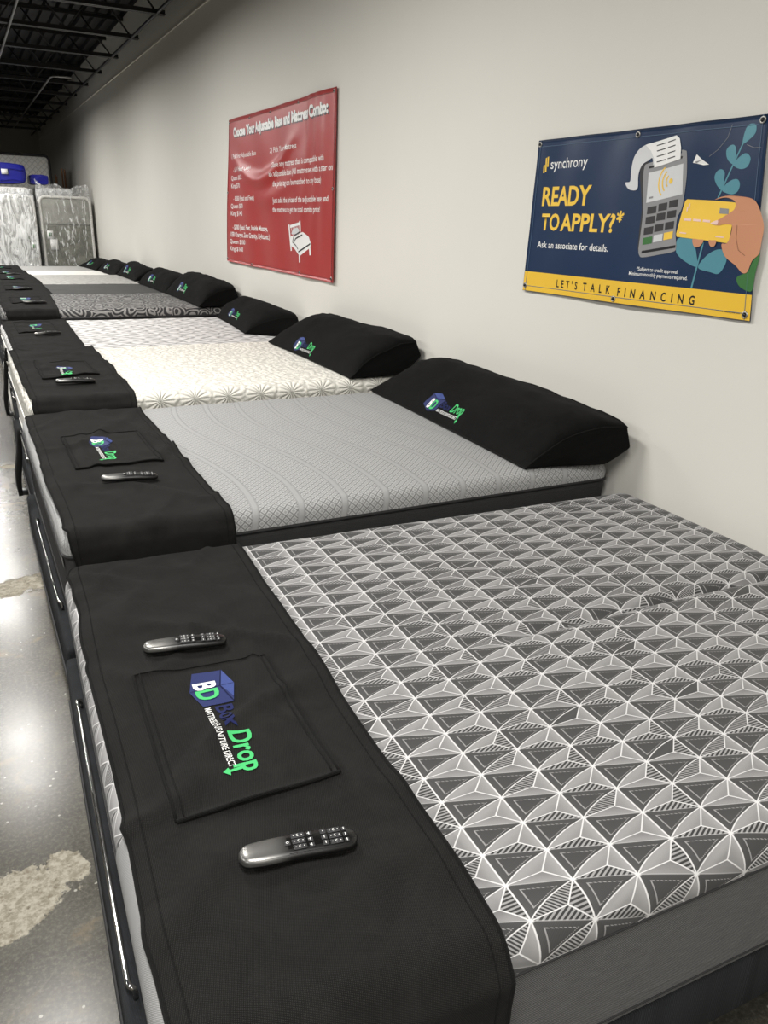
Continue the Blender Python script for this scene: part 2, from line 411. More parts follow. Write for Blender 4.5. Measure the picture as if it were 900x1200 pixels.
MBORD_D = mat_border('dark_border_fabric', (0.022, 0.022, 0.023), (0.06, 0.06, 0.06))
MPIPE = plain('black_tape_edge', (0.010, 0.010, 0.011), 0.7)
MPIPE_W = plain('white_tape_edge', (0.75, 0.74, 0.70), 0.7)
MBASE = mat_black_fabric('charcoal_base_cloth', (0.015, 0.016, 0.0178), 0.003, 0.7)
MCHROME = NT('chrome'); MCHROME = MCHROME.done((0.45, 0.445, 0.435), 0.12, 1.0)
MBLACKPL = plain('black_plastic', (0.012, 0.012, 0.012), 0.38)
MREM = NT('satin_metal_remote'); _x = MREM.sep(MREM.objc()); _k = MREM.smooth(_x[0], 0.030, 0.082)
_t = MREM.smooth(_x[2], 0.008, 0.013)
MREM = MREM.done(MREM.mix(MREM.mul(_t, MREM.sub(1.0, _k)), (0.006, 0.006, 0.006), (0.19, 0.187, 0.178)), 0.36, MREM.mul(_t, MREM.mixf(_k, 0.85, 0.0)))
MREMB = plain('gloss_black_keypad', (0.006, 0.006, 0.006), 0.22)
MKEY = plain('rubber_key', (0.022, 0.022, 0.024), 0.5)
MICON = plain('white_print', (0.80, 0.80, 0.78), 0.6, 0, 0.3, 0.02)
MNAVY = plain('navy_print', (0.012, 0.021, 0.10), 0.7, 0, 0.3, 0.15, 300)
MNAVY_L = plain('light_navy_print', (0.035, 0.058, 0.21), 0.7, 0, 0.3, 0.2, 300)
MNAVY_D = plain('dark_navy_print', (0.006, 0.009, 0.045), 0.8, 0, 0.2, 0.15, 300)
MNAVY_M = plain('deep_navy_print', (0.011, 0.016, 0.075), 0.8, 0, 0.2, 0.15, 300)
MGREEN = plain('green_print', (0.055, 0.46, 0.14), 0.7, 0, 0.3, 0.08, 300)
MPLAST = mat_plastic(); MPLAST2 = mat_plastic('crumpled_plastic_film', 0.25, 0.41)
MOLIVE = mat_marble('taupe_damask', (0.085, 0.085, 0.062), (0.20, 0.20, 0.155)); MOLIVE_L = mat_marble('pale_taupe_knit', (0.27, 0.27, 0.24), (0.36, 0.36, 0.32))
MSILV = mat_marble('silver_damask', (0.40, 0.40, 0.38), (0.68, 0.68, 0.65))
MQUILT = mat_quilt('white_quilted_ticking', (0.66, 0.65, 0.61))
MBLUE = mat_vinyl('royal_blue_vinyl', (0.004, 0.007, 0.24))
MWOOD = plain('reddish_wood', (0.50, 0.26, 0.15), 0.5, 0, 0.4, 0.25, 20)
MREDV = mat_vinyl('red_banner_vinyl', (0.37, 0.036, 0.034)); MREDD = mat_vinyl('dark_red_hem', (0.10, 0.010, 0.012))
MBLV = mat_vinyl('navy_banner_vinyl', (0.0065, 0.025, 0.072)); MYEL = mat_vinyl('yellow_banner_vinyl', (0.80, 0.50, 0.045))
MINKW = mat_vinyl('white_ink', (0.82, 0.82, 0.80)); MINKK = mat_vinyl('black_ink', (0.012, 0.012, 0.014)); MINKY = mat_vinyl('yellow_ink', (0.86, 0.56, 0.07))
MINKG = mat_vinyl('grey_ink', (0.26, 0.26, 0.265)); MINKD = mat_vinyl('dark_grey_ink', (0.035, 0.034, 0.036)); MINKT = mat_vinyl('teal_ink', (0.085, 0.26, 0.32))
MINKS = mat_vinyl('tan_ink', (0.56, 0.26, 0.145)); MINKGR = mat_vinyl('green_ink', (0.045, 0.16, 0.045)); MINKL = mat_vinyl('pale_grey_ink', (0.62, 0.63, 0.64)); MINKP = mat_vinyl('pale_pink_ink', (0.85, 0.60, 0.53))
MSILVER = plain('nickel_grommet', (0.42, 0.41, 0.39), 0.4, 0.9)

# ------------------------------------------------------------------ lettering
_tc = {}
def text2d(s, bold=0.0):
    """outlines of a string as flat triangles, cap height about 0.7; width as set"""
    key = (s, bold)
    if key not in _tc:
        cu = bpy.data.curves.new('t', 'FONT'); cu.body = s; cu.size = 1.0; cu.offset = bold; cu.resolution_u = 3; cu.fill_mode = 'FRONT'
        o = bpy.data.objects.new('t', cu); COL.objects.link(o)
        dg = bpy.context.evaluated_depsgraph_get(); dg.update()
        me = o.evaluated_get(dg).to_mesh()
        vs = [(v.co.x, v.co.y) for v in me.vertices]; fs = [tuple(p.vertices) for p in me.polygons]
        o.evaluated_get(dg).to_mesh_clear(); bpy.data.objects.remove(o); bpy.data.curves.remove(cu)
        _tc[key] = (vs, fs)
    return _tc[key]

def put_text(s, x0, y0, w, cap, bold=0.0, shear=0.0, fitcap=0.729):
    vs, fs = text2d(s, bold); xa = min(v[0] for v in vs); xb = max(v[0] for v in vs)
    kx = w/(xb-xa); ky = cap/fitcap
    return [((x0+(x-xa)*kx+shear*y*ky), y0+y*ky) for x, y in vs], fs

def put_spaced(s, x0, y0, w, cap, bold=0.0, nar=0.82):
    ky = cap/0.729; kx = ky*nar; wd = []
    for c in s:
        vs, _ = text2d(c, bold); wd.append((min(v[0] for v in vs), max(v[0] for v in vs)))
    gap = (w-sum(b-a for a, b in wd)*kx)/max(1, len(s)-1); x = x0; out = []
    for c, (a, b) in zip(s, wd):
        vs, fs = text2d(c, bold); out.append(([(x+(p-a)*kx, y0+q*ky) for p, q in vs], fs)); x += (b-a)*kx+gap
    return out

def spline2d(pts, n=5, closed=True):
    k = len(pts); out = []
    for i in range(k):
        p0, p1, p2, p3 = (pts[(i+d) % k] for d in (-1, 0, 1, 2))
        for q in range(n):
            t = q/n; t2 = t*t; t3 = t2*t
            out.append(tuple(0.5*(2*p1[c]+(p2[c]-p0[c])*t+(2*p0[c]-5*p1[c]+4*p2[c]-p3[c])*t2+(3*p1[c]-p0[c]-3*p2[c]+p3[c])*t3) for c in (0, 1)))
    return out

def poly2d(pts):
    tri = tessellate_polygon([[Vector((x, y, 0)) for x, y in pts]])
    return list(pts), [tuple(t) for t in tri]

def stroke2d(pts, w):
    v = []; k = len(pts)
    for i, p in enumerate(pts):
        a = pts[max(i-1, 0)]; b = pts[min(i+1, k-1)]; dx, dy = b[0]-a[0], b[1]-a[1]; L = hypot(dx, dy) or 1
        v += [(p[0]-dy/L*w/2, p[1]+dx/L*w/2), (p[0]+dy/L*w/2, p[1]-dx/L*w/2)]
    return v, [(2*i, 2*i+1, 2*i+3, 2*i+2) for i in range(k-1)]

def fine2d(vs, fs, ml):
    """splits long edges so that a flat print can follow a curved surface"""
    bm = bmesh.new(); bv = [bm.verts.new((x, y, 0)) for x, y in vs]
    for f in fs:
        try: bm.faces.new([bv[i] for i in f])
        except ValueError: pass
    bmesh.ops.triangulate(bm, faces=list(bm.faces))
    for _ in range(6):
        le = [e for e in bm.edges if e.calc_length() > ml]
        if not le: break
        bmesh.ops.subdivide_edges(bm, edges=le, cuts=1); bmesh.ops.triangulate(bm, faces=[f for f in bm.faces if len(f.verts) > 3])
    bm.verts.ensure_lookup_table(); bm.verts.index_update()
    r = ([(v.co.x, v.co.y) for v in bm.verts], [tuple(v.index for v in f.verts) for f in bm.faces]); bm.free(); return r

def join2d(items):
    V = []; Fs = []
    for vs, fs in items:
        k = len(V); V += vs; Fs += [tuple(i+k for i in f) for f in fs]
    return V, Fs

def print_on(name, items, fn, mat, parent, ml=None):
    vs, fs = join2d(items)
    if ml: vs, fs = fine2d(vs, fs, ml)
    return obj(name, [fn(x, y) for x, y in vs], fs, mat, parent, [(x, y) for x, y in vs])

# the shop's printed mark: x along the reading direction (0..0.345), y up (0..0.118)
def logo_parts():
    P = []
    hexa = [(-0.006, 0.019), (-0.001, 0.078), (0.059, 0.094), (0.123, 0.077), (0.123, 0.015), (0.063, 0.0)]
    P.append(('logo_cube', [poly2d(hexa)], MNAVY, 0))
    P.append(('logo_cube_facet', [poly2d([(0.0, 0.081), (0.059, 0.094), (0.107, 0.081), (0.059, 0.066)])], MNAVY_L, 1))
    P.append(('logo_cube_seam', [stroke2d([(0.0, 0.080), (0.059, 0.064), (0.122, 0.077)], 0.0025), stroke2d([(0.059, 0.064), (0.063, 0.001)], 0.0014), stroke2d([(0.059, 0.066), (0.059, 0.093)], 0.0012)], MNAVY_D, 2))
    P.append(('logo_letter_b', [put_text('B', 0.038, 0.012, 0.026, 0.047, 0.03)], MICON, 3))
    P.append(('logo_letter_d', [put_text('D', 0.065, 0.012, 0.037, 0.046, 0.03)], MGREEN, 3))
    P.append(('logo_name_navy', [put_text('Box', 0.131, 0.036, 0.090, 0.036, 0.016)], MNAVY_M, 1))
    arrow = [(0.332, 0.040), (0.340, 0.040), (0.341, 0.013), (0.349, 0.0115), (0.338, 0.0), (0.328, 0.0115), (0.335, 0.013)]
    P.append(('logo_name_green', [put_text('Drop', 0.232, 0.036, 0.118, 0.043, 0.022), poly2d(arrow)], MGREEN, 1))
    P.append(('logo_tagline', [put_text('MATTRESS & FURNITURE DIRECT', 0.132, 0.0145, 0.196, 0.0130, 0.008)], MICON, 1))
    return P
LOGO = logo_parts()
def put_logo(fn, parent, ml=0.012, small=False):
    """fn(x, y, layer) -> point"""
    for nm, items, m, lay in LOGO:
        if small and nm == 'logo_cube_seam': continue
        print_on(nm, items, lambda x, y: fn(x, y, lay), m, parent, ml)

# ================================================================== the setting
WX = 2.06; YB = 23.7; XL = -11.0; YF = -5.0; ZD = 3.90
def struct(o): o['kind'] = 'structure'; return o
struct(MB().box(XL, WX, YF, YB, -0.12, 0.0).build('floor', MFL, None, False))
struct(MB().box(WX, WX+0.15, YF, YB, 0, ZD+0.12).build('wall_right', MW, None, False))
struct(MB().box(XL-0.15, XL, YF, YB, 0, ZD+0.12).build('wall_left', MW, None, False))
struct(MB().box(XL, WX, YB, YB+0.15, 0, ZD+0.12).build('wall_back', MWB, None, False))
struct(MB().box(XL, WX, YF-0.15, YF, 0, ZD+0.12).build('wall_front', MW, None, False))
tr = MB(); tr.box(WX-0.014, WX, YF, YB, 3.338, 3.352, 0.003)
struct(tr.build('trim_1', plain('drywall_bead', (0.74, 0.71, 0.64), 0.5), None, False))
bb = MB(); bb.box(WX-0.012, WX, YF, YB, 0, 0.10, 0.003)
struct(bb.build('baseboard_right', plain('grey_rubber_base', (0.10, 0.10, 0.10), 0.5), None, False))

# ribbed steel deck
dk = []; prof = [(0, 0), (0.05, 0), (0.065, 0.045), (0.135, 0.045), (0.15, 0)]
xs = []; x = XL
while x < WX:
    for px, pz in prof[:-1]: xs.append((min(x+px, WX), ZD+pz))
    x += 0.15
xs.append((WX, ZD))
vs = [(a, YF, b) for a, b in xs]+[(a, YB, b) for a, b in xs]; k = len(xs)
nb = len(vs); vs += [(XL, YF, ZD+0.1), (WX, YF, ZD+0.1), (XL, YB, ZD+0.1), (WX, YB, ZD+0.1)]
fs = [(i, i+1, k+i+1, k+i) for i in range(k-1)]+[(nb, nb+1, nb+3, nb+2)]
ceil = struct(obj('ceiling', vs, fs, MDECK, None, None, False))

JZ = 3.435
jy = [8.98+1.31*i for i in range(-10, 11)]
def angle_pair(x0, x1, z, up, s=0.042):
    m = MB(); d = 1 if up else -1
    for q in (-1, 1):
        m.box(x0, x1, min(q*0.006, q*s), max(q*0.006, q*s), z-0.003, z+0.003)
        m.box(x0, x1, min(q*0.006, q*0.012), max(q*0.006, q*0.012), min(z, z+d*s), max(z, z+d*s))
    return m
top_me = angle_pair(XL, WX-0.005, ZD-0.004, False).mesh('top_chord', MSTEEL, False)
bot_me = angle_pair(XL, WX-0.10, JZ, True).mesh('bottom_chord', MSTEEL, False)
def bar_me(d):
    m = MB(); m.tube([(-d*0.17, 0, JZ+0.012), (d*0.17, 0, ZD-0.02)], 0.011, 6); return m.mesh('web_bar', MSTEEL)
bars = (bar_me(1), bar_me(-1))
rest = MB(); x = XL+0.2; q = 0
while x < -1.55:
    rest.tube([(x-(0.17 if q % 2 == 0 else -0.17), 0, JZ+0.012), (x+(0.17 if q % 2 == 0 else -0.17), 0, ZD-0.02)], 0.011, 5); x += 0.34; q += 1
rest_me = rest.mesh('web', MSTEEL)
for y in jy:
    j = link('roof_joist', bot_me, ceil); j.location = (0, y, 0)
    link('top_chord', top_me, j)
    r = link('far_web', rest_me, j); r['kind'] = 'stuff'
    if y > 7.5:
        for k in range(10):
            b = link('web_bar', bars[(k+1) % 2], j); b.location = (1.71-0.34*k, 0, 0)
br = MB(); br.tube([(1.885, YF, JZ+0.012), (1.885, YB, JZ+0.012)], 0.017, 8)
br.build('bridging_rod', MSTEEL, ceil)
c1 = MB(); c1.tube([(0.63, YF, JZ-0.025), (0.63, 18.5, JZ-0.025)], 0.013, 8); c1.build('conduit', MCOND, ceil)
c2 = MB(); c2.tube([(1.62, 13.40, JZ-0.02), (1.44, 13.43, JZ-0.02), (1.375, 13.47, JZ-0.02), (1.35, 13.6, JZ-0.02), (1.35, 22.0, JZ-0.02)], 0.013, 8); c2.build('conduit', MCOND, ceil)

# strip lights (the bodies that carry the lamps)
lb = MB(); lb.box(-0.17, 0.17, -0.62, 0.62, 0.0, 0.06, 0.01); lb_me = lb.mesh('strip_light', plain('white_enamel', (0.7, 0.7, 0.68), 0.4), False)
lr = MB(); lr.tube([(0, 0, 0.058), (0, 0, ZD-LAMP_Z+0.005)], 0.004, 6)
lr_me = lr.mesh('hanger', MSTEEL)
for n, (lx, ys) in enumerate(LAMP_ROWS):
    for ly in ys:
        o = link('strip_light', lb_me); o.location = (lx, ly, LAMP_Z)
        tag(o, 'white strip light hung from the ceiling over the concrete aisle, outside the picture', 'ceiling light', 'strip lights over the aisle')
        for yy in (-0.5, 0.5): link('hanger', lr_me, o).location = (0, yy, 0)

# ================================================================== beds
class Slab:
    """surface of a mattress in its own coordinates; s along the bed, t across it"""
    def __init__(s, L, Wd, z0, z1, rc, r, disp=None):
        s.L, s.W, s.z0, s.z1, s.rc, s.r, s.disp = L, Wd, z0, z1, rc, r, disp
    def at(s, a, t, off=0.0):
        rc, r = s.rc, s.r
        ca = min(max(a, rc), s.L-rc); ct = min(max(t, rc), s.W-rc); da, dt = a-ca, t-ct
        d = max(abs(da), abs(dt)); h = hypot(da, dt)
        na, nt = (da/h, dt/h) if h > 1e-9 else (0.0, 0.0)
        flat = rc-r; q = d-flat
        if q <= 0: g, z, nh, nz = d, 0.0, 0.0, 1.0
        elif q < r*pi/2: w = q/r; g, z, nh, nz = flat+r*sin(w), -r*(1-cos(w)), sin(w), cos(w)
        else: g, z, nh, nz = rc-0.055*(q-r*pi/2), -r-(q-r*pi/2), 1.0, 0.0
        zz = s.z1+z+(s.disp(a, t)*max(0.0, nz) if s.disp else 0.0)
        return Vector((ca+na*(g+off*nh), ct+nt*(g+off*nh), zz+off*nz))
    def grid(s, ss, tt, off=0.0, fn=None):
        k = len(tt); v = []; uv = []
        for a in ss:
            for t in tt:
                v.append(s.at(a, t, off+(fn(a, t) if fn else 0.0))); uv.append((a, t))
        f = [(i*k+j, (i+1)*k+j, (i+1)*k+j+1, i*k+j+1) for i in range(len(ss)-1) for j in range(k-1)]
        return v, f, uv
    def path(s, drop, n=7, off=0.0):
        """closed loop around the slab, `drop` below the top"""
        d = s.rc-s.r+s.r*pi/2+(drop-s.r) if drop >= s.r else s.rc-s.r+s.r*math.acos(1-drop/s.r)
        e = d-s.rc; P = []
        A0, A1, B0, B1 = -e, s.L+e, -e, s.W+e
        def seg(a0, t0, a1, t1, m): return [s.at(a0+(a1-a0)*i/m, t0+(t1-t0)*i/m, off) for i in range(m)]
        m = 60
        P += seg(A0, B0, A1, B0, m); P += seg(A1, B0, A1, B1, m); P += seg(A1, B1, A0, B1, m); P += seg(A0, B1, A0, B0, m)
        return P

def samples(lo, hi, step, dense):
    out = [lo]; x = lo
    edges = sorted(dense)
    while x < hi-1e-6:
        st = step
        for (a, b, sm) in edges:
            if a-1e-9 <= x < b: st = sm
        x = min(hi, x+st); out.append(x)
    return out

def band(sl, d0, d1, n=4, off=0.0, m=48, a_range=None):
    """side band around the slab between two drops"""
    P0 = [sl.path(d0+(d1-d0)*i/n, off=off) for i in range(n+1)]
    k = len(P0[0]); v = [p for row in P0 for p in row]; uv = []
    for i in range(n+1):
        acc = 0.0
        for j in range(k):
            if j: acc += (P0[0][j]-P0[0][j-1]).length
            uv.append((acc, -(d0+(d1-d0)*i/n)))
    f = [(i*k+j, i*k+(j+1) % k, (i+1)*k+(j+1) % k, (i+1)*k+j) for i in range(n) for j in range(k)]
    return v, f, uv

def close_uv(f, k): return f

class Bed: pass
def make_mattress(B, label, mtop, mbord, seam, mpipe, group=None, foot_panel=None, pipe_r=0.004, res=0.03):
    e = empty('mattress', (B.x0, B.y0, 0), B.rz); tag(e, label, 'mattress', group)
    s = B.slab; eo = s.r*pi/2-s.r+seam  # arc beyond the outline to the seam
    ex = s.rc-s.r+s.r*pi/2+(seam-s.r)-s.rc
    S = samples(-ex, s.L+ex, res, [(-ex, s.rc, 0.008), (s.L-s.rc, s.L+ex+1, 0.008)])
    T = samples(-ex, s.W+ex, res, [(-ex, s.rc, 0.008), (s.W-s.rc, s.W+ex+1, 0.008)]+list(B.dense))
    v, f, uv = s.grid(S, T); obj('top_panel', v, f, mtop, e, uv)
    H = s.z1-s.z0
    v, f, uv = band(s, seam, H, 3); o = obj('border', v, f, mbord, e, uv)
    k = len(s.path(seam)); bot = s.path(H)
    v = bot+[Vector((s.L/2, s.W/2, s.z0))]; f = [(j, (j+1) % k, k) for j in range(k)]; obj('underside', v, f, mbord, e, None, False)
    for d, nm in ((seam, 'piping'), (H-0.012, 'piping')):
        m = MB(); m.tube(s.path(d, off=0.001), pipe_r, 6, closed=True); m.build(nm, mpipe, e)
    for nm, t0, t1, d0, d1, mt in (foot_panel or ()):
        k = 40; v = []; uv = []
        for i in range(16):
            dd = d0+(d1-d0)*(i/15)**2; q = s.r*pi/2+(dd-s.r)-s.r if dd > s.r else s.r*math.acos(1-dd/s.r)-s.r
            for j in range(k+1):
                t = t0+(t1-t0)*j/k; v.append(s.at(-q, t, 0.003)); uv.append((-q, t))
        f = [(i*(k+1)+j, i*(k+1)+j+1, (i+1)*(k+1)+j+1, (i+1)*(k+1)+j) for i in range(15) for j in range(k)]
        obj(nm, v, f, mt, e, uv)
    return e

def make_base(B, label, group):
    e = empty('adjustable_bed', (B.x0, B.y0, 0), B.rz); tag(e, label, 'bed base', group)
    z1 = B.slab.z0-0.0015; z0 = z1-0.155; L, Wd = B.slab.L, B.slab.W
    m = MB(); m.box(-0.021, L-0.01, 0.016, Wd-0.004, z0, z1, 0.016, 3); auto_flat(m.build('deck', MBASE, e))
    m = MB(); m.tube([(-0.022, 0.016, z0+0.006)]+[(-0.022, Wd*q/12, z0+0.006) for q in range(1, 12)]+[(-0.022, Wd-0.004, z0+0.006)], 0.004, 6); m.build('deck_piping', MPIPE, e)
    m = MB(); m.tube([(0, 0, 0.0), (0, 0, 0.012), (0, 0, 0.014), (0, 0, z0+0.004)], [0.032, 0.032, 0.022, 0.024], 14)
    leg = m.mesh('leg', MBLACKPL)
    for x in (0.18, L-0.18):
        for y in (0.16, Wd/2, Wd-0.16):
            o = link('leg', leg, e); o.location = (x, y, 0)
    zb = z1+0.030; r = 0.0048; a, b = B.bar; w = 0.020
    pts = [(0.000, a, z1+0.001), (0.000, a, z1+0.012)]
    for q in range(6):
        t = q/5*pi/2; pts.append((-0.001-0.009*sin(t), a+0.014*(1-cos(t)), zb-0.006+0.006*sin(t)))
    for q in range(1, 16): pts.append((-0.010, a+0.014+(b-a-0.028)*q/16, zb+0.004*sin(pi*q/16)))
    for q in range(6):
        t = q/5*pi/2; pts.append((-0.010+0.009*(1-cos(t)), b-0.014+0.014*sin(t), zb-0.006*(q/5)))
    pts += [(0.000, b, z1+0.012), (0.000, b, z1+0.001)]
    m = MB(); m.tube(pts, r, 10); m.build('retainer_bar', MCHROME, e)
    return e

def make_runner(B, label, group, s1, near_drop, pocket, logo_t, remote_small=False, s1n=None, wr=0.003, seed=0.0, s0=0.020, res=0.02, rough=1.0):
    """cloth laid over the foot end; s0..s1 along the bed, hanging over the near edge"""
    s = B.slab; rd = s.rc-s.r+s.r*pi/2+(near_drop-s.r)-s.rc if near_drop > s.r else 0.0
    s1n = s1 if s1n is None else s1n
    T = samples(-rd, s.W-(0.010 if seed < 1.5 else 0.020), res, [(-rd, s.rc, 0.008)]); nS = max(10, int((s1-s0)/res))
    def wrk(a, t):
        w = 2.3*wr*fbm(a*3.1+seed, t*3.1+seed*2, 0.3, 4)
        cr = abs(noise.noise(Vector((a*2.2+seed*3, t*2.6-seed, 1.7)))); w += rough*(0.012*max(0.0, 1-cr*9)+0.009*max(0.0, 1-abs(noise.noise(Vector((a*4.1-seed, t*1.9+seed, 5.1))))*10))
        return max(-0.0035, w)*(1.0 if t > 0 else 0.6)
    def right(t): return s1n+(s1-s1n)*min(1.0, max(0.0, t/s.W))+0.006*noise.noise(Vector((t*2.3, seed, 4.0)))
    def left(t): return s0+0.005*noise.noise(Vector((t*2.9, seed, 9.0)))
    off0 = 0.0095; lift = 0.008 if near_drop > 0.05 else 0.0
    def off_t(t): return off0+lift*min(1.0, max(0.0, (-t-0.005)/0.02))
    off = off0; v = []; uv = []; rows = []
    for t in T:
        r = []
        for i in range(nS+1):
            a = left(t)+(right(t)-left(t))*i/nS; p = s.at(a, t, off_t(t)+wrk(a, t)); r.append(p); v.append(p); uv.append((a, t))
        rows.append(r)
    k = nS+1; f = [(j*k+i, j*k+i+1, (j+1)*k+i+1, (j+1)*k+i) for j in range(len(T)-1) for i in range(nS)]
    # folded-under edge gives the cloth its thickness
    rim = [(0, i) for i in range(k)]+[(j, k-1) for j in range(1, len(T))]+[(len(T)-1, i) for i in range(k-2, -1, -1)]+[(j, 0) for j in range(len(T)-2, 0, -1)]
    n0 = len(v); inner = []
    for j, i in rim:
        a = uv[j*k+i][0]; t = uv[j*k+i][1]; v.append(s.at(a, t, off_t(t)-0.0045)); uv.append((a, t))
    R = len(rim)
    for q in range(R):
        a = rim[q][0]*k+rim[q][1]; b = rim[(q+1) % R][0]*k+rim[(q+1) % R][1]; f.append((a, b, n0+(q+1) % R, n0+q))
    o = obj('bed_runner', v, f, MRUN, None, uv); o.location = (B.x0, B.y0, 0); o.rotation_euler = (0, 0, B.rz); tag(o, label, 'runner', group)
    m = MB(); m.tube([rows[j][i]+Vector((0, 0, 0.0005)) for j, i in rim], 0.0035, 6, closed=True); m.build('hem', MRUN2, o)
    m = MB()
    for off_i in (1,):
        pts = [s.at(left(t)+0.022, t, off_t(t)+wrk(left(t)+0.022, t)+0.0006) for t in T]; m.tube(pts, 0.0011, 4)
        pts = [s.at(right(t)-0.022, t, off_t(t)+wrk(right(t)-0.022, t)+0.0006) for t in T]; m.tube(pts, 0.0011, 4)
    m.build('stitching', MRUN2, o)
    B.top = lambda a, t, q=0.0: s.at(a, t, off+wrk(a, t)+q)
    if pocket:
        (a0, a1, t0, t1) = pocket; na, nt = 24, 28; v = []; uv = []
        def pk(a, t):
            x = (a-a0)/(a1-a0); y = (t-t0)/(t1-t0)
            bul = 0.004*sin(pi*min(1, max(0, x)))*(1-0.6*min(1, max(0, y)))
            return 0.0042+bul+0.0016*noise.noise(Vector((a*9, t*9, seed+3)))
        B.pock = lambda a, t, q=0.0: s.at(a, t, off+wrk(a, t)+pk(a, t)+q)
        for i in range(na+1):
            for j in range(nt+1):
                a = a0+(a1-a0)*i/na; t = t0+(t1-t0)*j/nt; v.append(B.pock(a, t)); uv.append((a+0.37, t+0.11))
        f = [(i*(nt+1)+j, (i+1)*(nt+1)+j, (i+1)*(nt+1)+j+1, i*(nt+1)+j+1) for i in range(na) for j in range(nt)]
        n0 = len(v); per = [(i, 0) for i in range(na+1)]+[(na, j) for j in range(1, nt+1)]+[(i, nt) for i in range(na-1, -1, -1)]+[(0, j) for j in range(nt-1, 0, -1)]
        for i, j in per:
            a = a0+(a1-a0)*i/na; t = t0+(t1-t0)*j/nt; v.append(B.top(a, t, 0.0)); uv.append((a, t))
        for q in range(len(per)):
            a = per[q][0]*(nt+1)+per[q][1]; b = per[(q+1) % len(per)][0]*(nt+1)+per[(q+1) % len(per)][1]; f.append((a, b, n0+(q+1) % len(per), n0+q))
        p = obj('pocket', v, f, MRUN, o, uv)
        m = MB()
        L_ = lambda t: [B.pock(a0+(a1-a0)*i/20, t, 0.001) for i in range(21)]
        m.tube(L_(t0), 0.0038, 6)
        for a in (a0, a1): m.tube([B.pock(a, t0+(t1-t0)*i/20, 0.0005) for i in range(21)], 0.0028, 6)
        for a in (a0+0.013, a1-0.013): m.tube([B.pock(a, t0+(t1-t0)*i/20, 0.0008) for i in range(21)], 0.0016, 5)
        m.tube(L_(t1), 0.0015, 5); m.build('pocket_hem', MRUN2, p)
        if logo_t is not None:
            ax, tt, sc = logo_t
            put_logo(lambda x, y, l: B.pock(ax+y*sc, tt-x*sc, 0.0020+0.0005*l), p, 0.02, B.far)
    return o

# remote control, long axis x (smooth end at 0), keys face up
def remote_meshes():
    L = 0.186; n = 22; m = 16; v = []
    def prof(u):
        # half width, bottom, top heights along the length
        w = 0.0235*(1-abs(2*u-1)**5*0.30); e = min(u, 1-u)/0.07
        k = math.sqrt(max(0.0, 1-(1-min(1, e))**2)) if e < 1 else 1.0
        w *= max(0.08, k)
        zt = 0.0205-0.004*u+0.0035*sin(pi*u); zb = 0.004*sin(pi*u)*0.5
        mid = (zt+zb)/2; h = (zt-zb)/2*max(0.15, k**0.6); return w, mid-h, mid+h
    for i in range(n+1):
        u = 0.5-0.5*cos(pi*i/n); w, zb, zt = prof(u)
        for j in range(m):
            q = 2*pi*j/m; cx = cos(q); cz = sin(q)
            px = math.copysign(abs(cx)**0.55, cx)*w; pz = (zb+zt)/2+math.copysign(abs(cz)**0.75, cz)*(zt-zb)/2
            v.append((u*L, px, pz))
    f = [(i*m+j, (i+1)*m+j, (i+1)*m+(j+1) % m, i*m+(j+1) % m) for i in range(n) for j in range(m)]
    f.append(tuple(range(m))); f.append(tuple(n*m+j for j in range(m-1, -1, -1)))
    body = mesh('remote_control', v, f, None, True, (MREM,))
    top = lambda u: prof(u)[2]
    # keypad inlay
    v = []; k = 16
    for i in range(k+1):
        u = 0.40+0.575*i/k
        w = prof(u)[0]*0.86
        for y in (-1, -0.5, 0, 0.5, 1): v.append((u*L, y*w, top(u)+0.0004-0.0030*abs(y)**3))
    f = [(i*5+j, (i+1)*5+j, (i+1)*5+j+1, i*5+j+1) for i in range(k) for j in range(4)]
    pad = mesh('keypad', v, f, None, True, (MREMB,))
    keys = []; icons = MB()
    def key(x0, x1, y0, y1):
        u = (x0+x1)/2/L; b = MB(); z = top(u); b.box(x0, x1, y0, y1, z-0.0005, z+0.0016, 0.0006, 1); keys.append(b.mesh('key', MKEY, False)); return z+0.0019
    def ico(x, y, z, kind):
        if kind == 'dot': icons.box(x-0.0007, x+0.0007, y-0.0007, y+0.0007, z-0.0004, z)
        elif kind == 'bar': icons.box(x-0.0006, x+0.0006, y-0.0025, y+0.0025, z-0.0004, z)
        elif kind == 'arc': icons.tube([(x+0.0016*cos(q), y+0.0022*sin(q), z) for q in (0.9, 1.6, 2.4, 3.1, 3.9, 4.6, 5.3)], 0.0005, 4)
        elif kind == 'ring': icons.tube([(x+0.0018*cos(q*0.785), y+0.0018*sin(q*0.785), z) for q in range(8)], 0.0006, 4, closed=True)
    z = key(0.070, 0.079, -0.005, 0.004); ico(0.0745, -0.0005, z, 'ring')
    for r, y in enumerate((0.012, 0.0, -0.012)):
        z = key(0.082, 0.103, y-0.0048, y+0.0048); ico(0.0925, y, z, 'arc')
        for x in (0.086, 0.099): ico(x, y, z, 'dot')
        z = key(0.107, 0.115, y-0.0040, y+0.0040); ico(0.1105, y, z, 'bar'); ico(0.1085, y, z, 'dot')
        z = key(0.128, 0.137, y-0.0048, y+0.0048); ico(0.1325, y, z, 'dot' if r == 0 else 'bar')
        z = key(0.140, 0.160, y-0.0048, y+0.0048); ico(0.150, y, z, 'arc')
        for x in (0.1435, 0.1565): ico(x, y, z, 'dot')
        z = key(0.163, 0.170, y-0.0038, y+0.0038); ico(0.1665, y, z, 'bar')
    return body, pad, keys, icons.mesh('key_symbols', MICON, False)
REM = remote_meshes()
